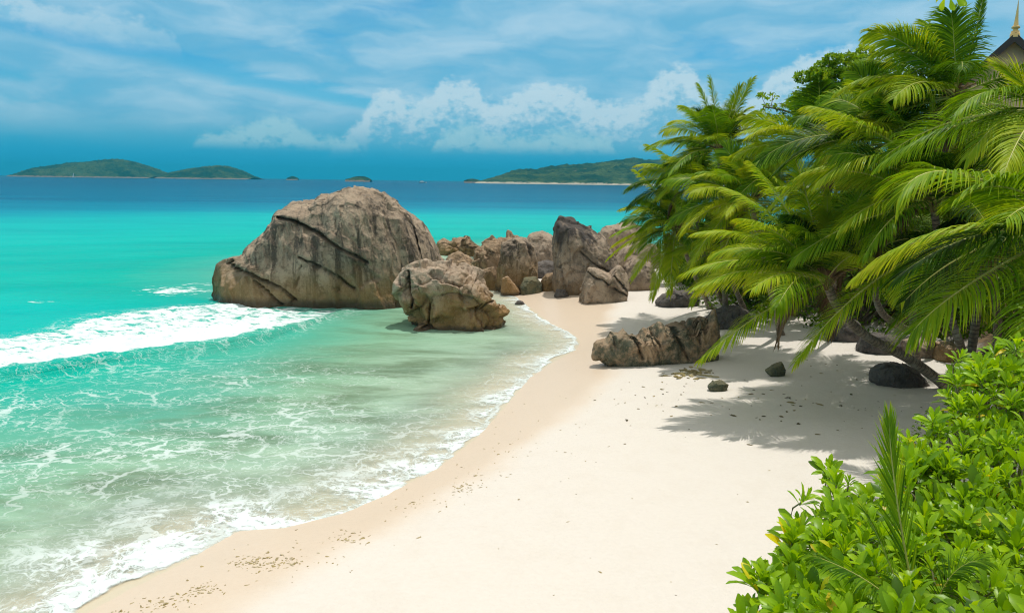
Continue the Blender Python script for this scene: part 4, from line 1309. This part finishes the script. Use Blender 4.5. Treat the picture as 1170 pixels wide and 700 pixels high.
palm("palm low at the grove's left foot beside the dark hump", W(828, 292, 40.0), footxy(12.8, 42.5), [W(838, 325, 41.5)], 16, 3.6,
     [((776, 318, 38), .9), ((790, 348, 37.5), .9, {'tint': .7})], seed=14, tint=0.51, lean=(-0.15, -0.1))


# ------------------------------------------------------------------ leaf clouds for bushes and the broadleaf tree
def leaf_cards(P, size, r, tint, ratio=0.5, updir=0.5):
    """small pointed folded leaves at points P"""
    n = len(P)
    nrm = unit(r.normal(size=(n, 3)) + UP * updir)
    ax = unit(np.cross(nrm, r.normal(size=(n, 3))))
    sd = np.cross(nrm, ax)
    s = (size * r.uniform(0.6, 1.25, n))[:, None]
    w = s * ratio
    V = np.stack([P - ax * s * .5, P - sd * w * .5 + nrm * w * .15 - ax * s * .05, P + ax * s * .5 - nrm * s * .12, P + sd * w * .5 + nrm * w * .15 - ax * s * .05], 1)
    Qd = np.arange(n * 4).reshape(n, 4)
    return V.reshape(-1, 3), Qd, np.repeat(tint, 4)


def clump_points(r, centre, rad, n):
    d = unit(r.normal(size=(n, 3)))
    return centre + d * (r.uniform(0.55, 1.0, n) ** 0.7)[:, None] * rad * r.uniform(0.8, 1.1, (n, 1))


def bush(name, label, c, rx, ry, rz, n, size, seed, cat='bush', group='dark bushes on the bank behind the palms', tint=0.4):
    r = np.random.default_rng(seed)
    gx, gy = c
    g0 = gz(gx, gy) - 0.1
    base = np.array([gx, gy, g0])
    root = empty(name, base, label, cat, group)
    fol, stem = Acc(), Acc()
    k = max(6, int(n / 160))
    for i in range(k):
        d = r.uniform(-1, 1, 3)
        d[2] = r.uniform(0.15, 1.0)
        cc = d / max(1, np.linalg.norm(d)) * np.array([rx, ry, rz])
        rad = np.array([rx, ry, rz]) * r.uniform(0.22, 0.42)
        V, Qd, t = leaf_cards(clump_points(r, cc, rad, n // k), size, r, np.clip(r.normal(tint + r.uniform(-.15, .15), 0.15, n // k), 0, 1), 0.5, 0.9)
        fol.add(V, Qd, 0, t)
        V, Qd = tube(catmull([np.array([0, 0, 0.]), cc * 0.5 + r.normal(0, .1, 3), cc], 4), np.linspace(0.05, 0.012, 9), 5)
        stem.add(V, Qd, 0, 0)
    link("foliage", fol.mesh("foliage", BUSH_LEAF), root)
    link("stem", stem.mesh("stem", BARK), root)
    return root


for k, (lb, x, y, rx, rz, t) in enumerate((
        ("dark bush filling the grove behind the leftmost palm", 13.2, 51.0, 2.6, 3.6, .35), ("dark bush low at the foot of the bank beside the shaded brown boulder", 12.3, 55.5, 1.9, 2.2, .35), ("dark bush on the bank behind the leftmost palm and seaward of it", 13.5, 60.0, 2.6, 3.4, .35), ("bush behind the palm beside the dark hump", 13.6, 46.0, 2.4, 3.8, .3),
        ("bush in shade behind the grove's middle palm", 15.6, 43.0, 2.8, 4.2, .3), ("bush behind the low leaning palm's crown", 17.4, 39.5, 2.8, 4.2, .25),
        ("bush behind the curved trunk", 19.6, 36.5, 2.6, 3.2, .25), ("bush at the foot of the bank right of the trunks", 20.2, 31.5, 2.4, 2.6, .35),
        ("bush on the slope under the broadleaf tree", 18.6, 46.0, 3.2, 4.6, .3), ("bush on the slope right of the broadleaf tree", 23.0, 42.0, 3.4, 4.2, .3),
        ("bush high on the slope below the gabled house", 27.0, 39.0, 3.4, 3.8, .35), ("bush behind the tall right palm", 21.0, 27.5, 2.8, 3.4, .3),
        ("bush behind the large palm at right frame edge", 18.5, 21.0, 2.6, 3.0, .3), ("bush behind the upright palm", 15.0, 55.0, 3.0, 4.6, .3))):
    bush("bush", lb, (x, y), rx, rx, rz * 1.12, 4800, 0.28, 300 + k, tint=t + 0.25)
bush("bush", "small bright green bush beside the dark trunk above the beach", (W(1118, 405, 20.0)[0], 20.0), 1.1, 0.9, 2.3, 1500, 0.15, 340, group=None, tint=0.95)


def broadleaf_tree():
    r = np.random.default_rng(77)
    base = footxy(17.4, 41.5)
    root = empty("broadleaf_tree", base, "broadleaf tree with flat crown and bare grey twigs rising behind the palms", "tree")
    acc, fol = Acc(), Acc()
    topc = W(965, 150, 41.0)
    V, Q = tube(catmull([base, (base + topc) / 2 + np.array([.3, 0, 0]), topc], 8), np.linspace(0.24, 0.14, 17), 9)
    link("trunk", mesh_from("trunk", V - base, Q, BARK, True), root)
    tips = [(925, 82), (905, 105), (945, 78), (970, 72), (992, 66), (1015, 74), (1035, 90), (950, 112), (985, 100), (1010, 110), (890, 118), (872, 122), (915, 128), (935, 96), (865, 142), (885, 148)]
    for k, (px, py) in enumerate(tips):
        e = W(px, py, 41 + r.uniform(-2, 2))
        mid = topc * 0.45 + e * 0.55 + r.normal(0, 0.25, 3)
        pth = catmull([topc - UP * r.uniform(0, 1.0), mid, e], 6)
        V, Q = tube(pth, np.linspace(0.10, 0.02, len(pth)), 6)
        acc.add(V - base, Q, 0, 0)
        for j in range(8):
            t0 = pth[r.integers(4, len(pth))]
            d = unit(r.normal(size=3) + np.array([-0.4, 0, 0.3])) * r.uniform(0.4, 1.0)
            V, Q = tube(np.array([t0, t0 + d * .5 + r.normal(0, .05, 3), t0 + d]), [0.022, 0.015, 0.008], 4)
            acc.add(V - base, Q, 0, 0)
            sparse = px < 920
            nn = 26 if sparse else 190
            rad = np.array([0.5, 0.5, 0.28]) * (0.7 if sparse else 1.1)
            V, Qd, t = leaf_cards(clump_points(r, t0 + d * .8, rad, nn), 0.24, r, np.clip(r.normal(0.95, 0.2, nn), 0, 1.0), 0.6, 1.2)
            fol.add(V - base, Qd, 0, t)
    link("branches", acc.mesh("branches", BARK, True), root)
    link("crown", fol.mesh("crown", BUSH_LEAF), root)


broadleaf_tree()


# ------------------------------------------------------------------ house with gable and finial on the slope
def box(acc, c, s, rot=0.0):
    V = np.array([[x, y, z] for x in (-.5, .5) for y in (-.5, .5) for z in (-.5, .5)]) * np.array(s)
    V = V @ np.array([[math.cos(rot), math.sin(rot), 0], [-math.sin(rot), math.cos(rot), 0], [0, 0, 1]]) + np.array(c)
    acc.add(V, np.array([[0, 1, 3, 2], [4, 6, 7, 5], [0, 4, 5, 1], [2, 3, 7, 6], [0, 2, 6, 4], [1, 5, 7, 3]]), 0, 0)


def house():
    apex = W(1160, 39, 44.0)
    ridge_z = apex[2]
    gx, gy = apex[0], apex[1]
    g = gz(gx + 3, gy + 2)
    root = empty("gabled_house", (gx, gy, 0), "house on the slope with dark tiled gable and golden finial at right frame edge", "house")
    wall_m = simple("plaster_wall", (0.80, 0.52, 0.34), 0.85, scale=3, var=0.12)
    roof_m = simple("dark_shingle", (0.085, 0.062, 0.055), 0.8, bumps=0.6, scale=9, var=0.35)
    trim_m = simple("dark_timber", (0.05, 0.035, 0.03), 0.6)
    gold = simple("gilded_wood", (0.75, 0.52, 0.20), 0.4, 0.3, scale=10, var=0.15)
    hw, ln, slope = 3.3, 8.0, 1.02
    yaw = R(-24)                      # gable faces the beach, turned a little left
    M = Matrix.Rotation(yaw, 4, 'Z')
    root.rotation_euler = (0, 0, yaw)
    ez = ridge_z - hw * slope
    # body: pentagonal prism
    prof = [(-hw + .35, g - 1.0), (hw - .35, g - 1.0), (hw - .35, ez + .2), (0, ridge_z - .28), (-hw + .35, ez + .2)]
    V = np.array([[x, 0.45, z] for x, z in prof] + [[x, ln, z] for x, z in prof])
    F4 = np.array([[i, i + 5, (i + 1) % 5 + 5, (i + 1) % 5] for i in range(5)])
    F5 = np.array([[0, 1, 2, 3, 4], [9, 8, 7, 6, 5]])
    link("wall", mesh_from("wall", V, [F4, F5], wall_m), root)
    acc = Acc()
    for s in (-1, 1):
        a = np.array([[0, -0.1, ridge_z], [s * (hw + .25), -0.1, ez - .25 * slope], [s * (hw + .25), ln + .3, ez - .25 * slope], [0, ln + .3, ridge_z]])
        nrm = np.array([s * slope, 0, 1]) / math.hypot(slope, 1) * 0.16
        V = np.vstack([a, a - nrm])
        acc.add(V, np.array([[0, 1, 2, 3], [7, 6, 5, 4], [0, 4, 5, 1], [1, 5, 6, 2], [2, 6, 7, 3], [3, 7, 4, 0]]), 0, 0)
    link("roof", acc.mesh("roof", roof_m), root)
    acc = Acc()
    for s in (-1, 1):
        for y0, h in ((-0.16, 0.34),):
            a = np.array([[0, y0, ridge_z + .06], [s * (hw + .32), y0, ez - .32 * slope + .06], [s * (hw + .32), y0, ez - .32 * slope - h], [0, y0, ridge_z - h * 1.2]])
            V = np.vstack([a, a + np.array([0, 0.055, 0])])
            acc.add(V, np.array([[0, 1, 2, 3], [7, 6, 5, 4], [0, 4, 5, 1], [1, 5, 6, 2], [2, 6, 7, 3], [3, 7, 4, 0]]), 0, 0)
    link("bargeboard", acc.mesh("bargeboard", trim_m), root)
    acc = Acc()
    zs = np.array([-.25, 0.0, .02, .22, .24, .36, .40, .52, .58, .62, 1.1, 1.9, 2.5])
    rs = 0.8 * np.array([.30, .30, .27, .24, .16, .15, .25, .25, .17, .15, .10, .045, .005])
    th = np.linspace(0, 2 * np.pi, 12, endpoint=False)
    V = np.stack([rs[:, None] * np.cos(th), rs[:, None] * np.sin(th) + 0.05, ridge_z + 0.72 * zs[:, None] + 0 * th], -1).reshape(-1, 3)
    i, j = np.meshgrid(np.arange(len(zs) - 1), np.arange(12), indexing='ij')
    Qd = np.stack([i * 12 + j, i * 12 + (j + 1) % 12, (i + 1) * 12 + (j + 1) % 12, (i + 1) * 12 + j], -1).reshape(-1, 4)
    link("finial", mesh_from("finial", V, Qd, gold, True), root)


house()


# ------------------------------------------------------------------ overhanging twig at the top of the frame
def twig():
    r = np.random.default_rng(5)
    p0 = W(1150, -70, 6.2)
    tip = W(1082, 0, 6.0)
    root = empty("overhanging_branch", p0, "leafy branch tip hanging into the top edge of the view", "branch")
    V, Q = tube(catmull([p0, (p0 + tip) / 2 + UP * .06, tip], 6), np.linspace(0.012, 0.003, 13), 6)
    link("twig", mesh_from("twig", V - p0, Q, TWIG, True), root)
    acc = Acc()
    for px, py, dx, dy in ((1080, -3, -4, 10), (1086, -2, 2, 10), (1092, -3, 8, 8), (1098, -6, 4, 12), (1076, -4, -8, 4), (1090, -12, 10, 6), (1070, -8, -8, 4)):
        a = W(px, py, 6.0)
        d = unit(W(px + dx, py + dy, 6.0 + r.uniform(-.03, .03)) - a)
        rosette_leaf(acc, a - p0, d, unit(np.cross(d, np.array([0, 1, 0.3]))), 0.095, 0.045, r.uniform(.5, .9), r)
    link("leaves", acc.mesh("leaves", SHRUB_LEAF, True), root)


def rosette_leaf(acc, p, d, side, l, w, tint, r, curl=0.5):
    """obovate leaf: 5 stations, 3 across, curving back towards its tip"""
    up = np.cross(side, d)
    ss = np.array([0, .3, .6, .85, 1.0])
    ww = np.array([.16, .48, .95, .85, .18]) * w * .5
    c, dd = [p], d
    for k in range(4):
        dd = unit(dd - up * curl * (0.12 + 0.12 * k) - UP * 0.03)
        c.append(c[-1] + dd * l * (ss[k + 1] - ss[k]))
    c = np.array(c)
    V = np.stack([c - side * ww[:, None] + up * ww[:, None] * .35, c, c + side * ww[:, None] + up * ww[:, None] * .35], 1).reshape(-1, 3)
    Qd = [[3 * k + j, 3 * k + j + 1, 3 * k + j + 4, 3 * k + j + 3] for k in range(4) for j in (0, 1)]
    acc.add(V, np.array(Qd), 0, tint)


twig()

# ------------------------------------------------------------------ foreground beach shrubs
EDGE = [(846, 715), (850, 662), (868, 642), (888, 622), (905, 597), (918, 572), (930, 556), (948, 532), (975, 545), (1000, 545), (1010, 520), (1022, 482), (1036, 492), (1052, 500), (1068, 468), (1088, 452),
        (1084, 428), (1094, 408), (1108, 404), (1128, 394), (1150, 384), (1180, 376), (1230, 368), (1330, 368), (1330, 830), (846, 830)]


def shrub_distance(px, py):
    return 4.3 + (700 - py) / 300.0 * 4.6 + max(0, (1000 - px)) * 0.004


def build_shrubs():
    r = np.random.default_rng(99)
    E = np.array(EDGE, float)
    pts = []
    tries = 0
    while len(pts) < 780 and tries < 20000:
        tries += 1
        px, py = r.uniform(846, 1330), r.uniform(368, 830)
        if not inside(np.array([px]), np.array([py + 4.0]), EDGE)[0]:
            continue
        if r.random() > (0.55 + 0.45 * sstep(700, 420, py)) or (px > 1180 and r.random() < .5) or (py > 720 and r.random() < .6):
            continue
        d = shrub_distance(px, py)
        layer = r.random()
        e = float(seg_dist(np.array([px]), np.array([py]), EDGE)[0])
        depth_ = 0 if layer < .55 else r.uniform(0.15, 0.9)
        p = at_y(px, py, d + r.uniform(-.15, .15) + depth_ * 0.35)
        p[2] -= depth_ * 0.35 + r.uniform(0, .06)
        pts.append((p, layer, e))
    P = np.array([p[0] for p in pts])
    cents = [("beach shrub at the near left corner of the bank edging bare sand", W(905, 670, 5.0)), ("beach shrub around the tall young palm frond", W(1000, 610, 5.6)),
             ("beach shrub behind the young palm frond nearest the shaded sand", W(1040, 530, 6.9)), ("beach shrub below the foot of the leaning trunk", W(1115, 460, 8.0)),
             ("beach shrub at right frame edge with yellowing leaves", W(1150, 560, 6.3)), ("beach shrub in the bottom right corner", W(1130, 670, 4.8)),
             ("beach shrub farthest up the bank under the low fronds", W(1180, 420, 8.6)), ("beach shrub mostly outside the frame at right", W(1270, 560, 6.0))]
    C = np.array([c[1] for c in cents])
    own = np.argmin(np.linalg.norm(P[:, None] - C[None], axis=2), axis=1)
    for k, (lb, c) in enumerate(cents):
        idx = np.where(own == k)[0]
        if not len(idx):
            continue
        m = P[idx].mean(0)
        base = np.array([m[0], m[1], gz(m[0], m[1]) - 0.1])
        root = empty("beach_shrub", base, lb, "shrub", "glossy green shrubs on the near bank")
        fol, stem = Acc(), Acc()
        for i in idx:
            p = P[i] - base
            axis = unit(np.array([r.normal(-0.12, 0.32), r.normal(-0.22, 0.32), 1.0]))
            a0 = unit(np.cross(axis, np.array([0.3, 1, 0.1])))
            b0 = np.cross(axis, a0)
            nl = r.integers(11, 17)
            sz = r.choice([r.uniform(0.09, 0.15), r.uniform(0.17, 0.24), r.uniform(0.20, 0.28)])
            for j in range(nl):
                f = j / nl
                ph = j * 2.39996 + r.uniform(-.3, .3)
                open_ = R(8 + 52 * f) + r.normal(0, .12)
                rd = math.cos(ph) * a0 + math.sin(ph) * b0
                d = axis * math.cos(open_) + rd * math.sin(open_)
                sd_ = unit(np.cross(rd, axis) + r.normal(0, .15, 3))
                l = sz * (0.62 + 0.5 * f) * r.uniform(.85, 1.15)
                tint = min(0.82, 0.74 - 0.46 * f + r.normal(0, .15))
                if f > .75 and r.random() < .07:
                    tint = r.uniform(.92, 1.0)
                rosette_leaf(fol, p - axis * 0.10 * f + d * 0.01, d, sd_, l, l * r.uniform(.23, .33), float(np.clip(tint, 0, 1)), r, curl=r.uniform(.2, .9))
            tgt = np.array([p[0] * .8, p[1] * .8 + .1, max(p[2] - r.uniform(.5, .9), 0.0)])
            pth = catmull([p - axis * .02, p - axis * .22, tgt], 3)
            V, Q = tube(pth, np.linspace(0.006, 0.013, len(pth)), 5)
            stem.add(V, Q, 0, 0)
        link("foliage", fol.mesh("foliage", SHRUB_LEAF, True), root)
        link("stem", stem.mesh("stem", TWIG, True), root)


build_shrubs()


def young_palm():
    r = np.random.default_rng(41)
    base = W(1035, 735, 4.7)
    root = empty("young_palm", base, "young palm with one tall upright frond among the near shrubs", "young palm")
    for (root_px, via, tip, tn, hg, lf, rl, tg) in (
            ((1052, 720, 4.75), (1026, 580, 4.9), (1016, 482, 5.0), .50, .04, 0.36, 0.9, 0.32),
            ((1046, 722, 4.7), (1003, 672, 4.55), (928, 634, 4.5), .30, .30, 0.30, 0.3, 0.8),
            ((1044, 725, 4.7), (1015, 640, 4.8), (992, 590, 4.9), .45, .12, 0.3, -0.6, 0.5),
            ((1060, 725, 4.7), (1085, 660, 4.7), (1125, 640, 4.6), .35, .3, 0.25, -0.3, 1.0)):
        P0, P2, m = W(*root_px) - base, W(*tip) - base, W(*via) - base
        me = frond_mesh(P0, 2 * m - .5 * (P0 + P2), P2, lf, 44, tn, hg, r, wind=np.zeros(3), roll=rl, width=0.016, start=0.12, lift=0.15, tight=tg)
        o = link("frond", me[0], root)
        link("rib", me[1], o)


young_palm()


# ================================================================== FAR ISLANDS AND BOATS
def island_material(name, sand_line):
    m, nt = material(name)
    pos = nt.node('ShaderNodeNewGeometry').outputs['Position']
    z = nt.node('ShaderNodeSeparateXYZ', {'Vector': pos}).outputs[2]
    n1 = nt.noise(pos, 0.010, 5, 0.6)
    n2 = nt.noise(pos, 0.06, 5, 0.7)
    c = nt.mix(nt.smooth(n1, 0.38, 0.62), (0.014, 0.058, 0.02), (0.085, 0.135, 0.035))
    c = nt.mix(nt.math('MULTIPLY', nt.smooth(n2, 0.50, 0.62), 0.7), c, (0.012, 0.032, 0.014))
    c = nt.mix(nt.math('MULTIPLY', nt.smooth(nt.noise(pos, 0.02, 6, 0.75), 0.60, 0.70), 0.7), c, (0.20, 0.15, 0.11))
    zn = nt.math('ADD', z, nt.math('MULTIPLY', nt.math('SUBTRACT', n2, 0.5), 14.0))
    c = nt.mix(nt.smooth(zn, 7.0, 3.0), c, (0.62, 0.55, 0.42) if sand_line else (0.30, 0.22, 0.17))
    b = nt.bump(n2, 1.0, 20.0)
    p = nt.node('ShaderNodeBsdfPrincipled', {'Base Color': c, 'Roughness': 0.95, 'Normal': b})
    p.inputs['Specular IOR Level'].default_value = 0.1
    nt.l.new(p.outputs[0], nt.out.inputs[0])
    return m


ISL = island_material("far_island_forest", False)
ISLS = island_material("far_island_forest_sand", True)


def island(name, label, prof, dist_, width, mat, seed, rough=0.10):
    """prof: ridge line seen in the photo; dist_: how far; width: half breadth away from the viewer"""
    P = np.array([at_y(a, b, dist_) for a, b in prof])
    xs_, zs_ = P[:, 0], P[:, 2]
    sea = 0.0
    zs_ = np.maximum(zs_ - 0.0, 0.0)
    n = 260
    X1 = np.linspace(xs_[0], xs_[-1], n)
    H1 = np.interp(X1, xs_, zs_)
    V1 = np.linspace(-1, 1, 61)
    XX, VV = np.meshgrid(X1, V1, indexing='ij')
    HH = np.repeat(H1[:, None], 61, 1)
    sc_ = np.ptp(xs_)
    endf = np.sqrt(np.clip(1 - ((XX - xs_.mean()) / (sc_ / 2 * 1.001)) ** 2, 0, 1)) * 0.7 + 0.3
    pts = P3(XX.ravel() / sc_, VV.ravel() * width / sc_)
    sh = np.clip(1 - np.abs(VV) ** 1.6, 0, 1)
    spur = 1 + 0.45 * fbm(pts * 7, 4, seed=seed).reshape(XX.shape) * (1 - sh) * 1.6
    Z1 = HH * sh * np.clip(spur, 0.2, 1.6)
    mx = zs_.max()
    Z1 += mx * rough * (fbm(pts * 60, 3, 0.6, seed=seed + 4).reshape(XX.shape)) * np.clip(Z1 / (0.25 * mx), 0, 1)
    Z1 += mx * rough * 0.6 * np.maximum(vnoise(pts * 150, seed + 8).reshape(XX.shape) - 0.1, 0) * np.clip(Z1 / (0.3 * mx), 0, 1)
    Z1 = Z1 - 1.5 * (np.abs(VV) > 0.98)
    Yw = dist_ + VV * width * endf
    i, j = np.meshgrid(np.arange(n - 1), np.arange(60), indexing='ij')
    Qd = np.stack([i * 61 + j, (i + 1) * 61 + j, (i + 1) * 61 + j + 1, i * 61 + j + 1], -1).reshape(-1, 4)
    me = mesh_from(name, np.stack([XX, Yw, Z1 - 0.6], -1).reshape(-1, 3), Qd, mat, True)
    return tag(link(name, me), label, "island", kind='structure')


D1, D2 = 4200.0, 3000.0
island("island", "long wooded island on the left horizon",
       [(30, 199), (40, 195), (50, 191.5), (62, 190), (75, 187.5), (90, 186), (105, 185), (120, 183), (138, 182.5), (150, 185), (162, 189), (172, 193), (182, 198), (188, 201)], D1, 420, ISL, 3)
island("island", "smaller wooded island right of the long one",
       [(186, 201.5), (198, 197), (210, 194.5), (222, 192.5), (235, 190.5), (250, 189.5), (262, 190.5), (272, 194), (282, 199), (292, 203)], D1 * 0.97, 300, ISL, 5)
island("island", "bare rocky islet low on the horizon", [(328, 203.6), (331, 202.2), (334, 201.2), (337, 202), (341, 203.8)], D1 * 0.9, 40, ISL, 7)
island("island", "tiny tree topped islet above the huge boulder", [(395, 204.6), (400, 203.6), (405, 202), (411, 201.2), (417, 201.8), (421, 203.4), (424, 205)], D2 * 0.9, 50, ISL, 9, 0.10)
island("island", "low skerry left of the big right island", [(530, 206.4), (535, 204.6), (540, 204.2), (545, 205), (550, 206.6)], D2, 30, ISL, 11)
island("island", "big green hilly island with a white beach on the right horizon",
       [(548, 206.8), (556, 205), (570, 201.5), (582, 197.5), (598, 194), (612, 193.5), (628, 191), (645, 189), (660, 188), (680, 186.5), (700, 184.5), (715, 182), (722, 180.5), (730, 182.5),
        (745, 183), (780, 181), (830, 176), (880, 178), (940, 190), (1000, 203), (1030, 212)], D2, 520, ISLS, 13, 0.07)

BOATW = simple("white_hull_paint", (0.8, 0.8, 0.78), 0.4, scale=0.5, var=0.05)


def hull(L, B, Hh):
    n = 15
    V = []
    for i in range(n):
        u = i / (n - 1) * 2 - 1
        b = B * .5 * (1 - max(0, u) ** 2.2) * (0.8 + 0.2 * (u > -0.8))
        sheer = Hh * (1 + 0.25 * max(0, u) ** 2)
        for s, z in ((-1, sheer), (-.8, Hh * .35), (0, -Hh * .3), (.8, Hh * .35), (1, sheer)):
            V.append((u * L / 2, s * b, z))
    Qd = [[5 * i + j, 5 * i + j + 1, 5 * i + j + 6, 5 * i + j + 5] for i in range(n - 1) for j in range(4)]
    Qd += [[5 * i, 5 * i + 5, 5 * i + 9, 5 * i + 4] for i in range(n - 1)]
    return np.array(V, float), np.array(Qd)


def boats():
    p = at_y(84, 199.6, 3300.0)
    root = empty("sailboat", (p[0], p[1], 0.1), "white sailboat in front of the long left island", "sailboat")
    V, Q = hull(15, 4.2, 1.6)
    link("hull", mesh_from("hull", V, Q, BOATW, False), root)
    V, Q = tube(np.array([[1, 0, 1], [1, 0, 10], [1, 0, 20]]), [.16, .13, .08], 8)
    link("mast", mesh_from("mast", V, Q, BOATW, True), root)
    g = []
    for i in range(9):
        for j in range(5):
            z = 2.6 + 16.5 * i / 8
            w = 6.2 * (1 - i / 8) ** 0.9
            x = 0.75 - w * j / 4
            g.append((x, 0.5 * math.sin(math.pi * j / 4) * (1 - i / 10), z))
    Qd = [[5 * i + j, 5 * i + j + 1, 5 * i + j + 6, 5 * i + j + 5] for i in range(8) for j in range(4)]
    link("sail", mesh_from("sail", np.array(g), np.array(Qd), BOATW, True), root)
    p = at_y(483, 207.6, 2300.0)
    root = empty("motor_yacht", (p[0], p[1], 0.1), "white motor yacht low on the sea above the huge boulder", "boat")
    V, Q = hull(22, 5.5, 2.2)
    link("hull", mesh_from("hull", V, Q, BOATW, False), root)
    acc = Acc()
    box(acc, (-2, 0, 3.2), (11, 4.2, 2.0))
    box(acc, (-3, 0, 5.0), (6, 3.6, 1.5))
    link("cabin", acc.mesh("cabin", BOATW), root)


boats()


# ------------------------------------------------------------------ haze
def haze():
    V = np.array([[x, y, z] for x in (-FAR - 500, FAR + 500) for y in (-900, FAR + 500) for z in (-17.0, 210.0)], float)
    Qd = np.array([[0, 1, 3, 2], [4, 6, 7, 5], [0, 4, 5, 1], [2, 3, 7, 6], [0, 2, 6, 4], [1, 5, 7, 3]])
    m, nt = material("haze")
    v = nt.node('ShaderNodeVolumePrincipled', {'Color': (0.03, 0.52, 0.76, 1), 'Density': 0.00010})
    nt.l.new(v.outputs[0], nt.out.inputs['Volume'])
    m.cycles.homogeneous_volume = True
    tag(link("haze", mesh_from("haze", V, Qd, m)), "thin sea haze over the bay", kind='stuff')


haze()
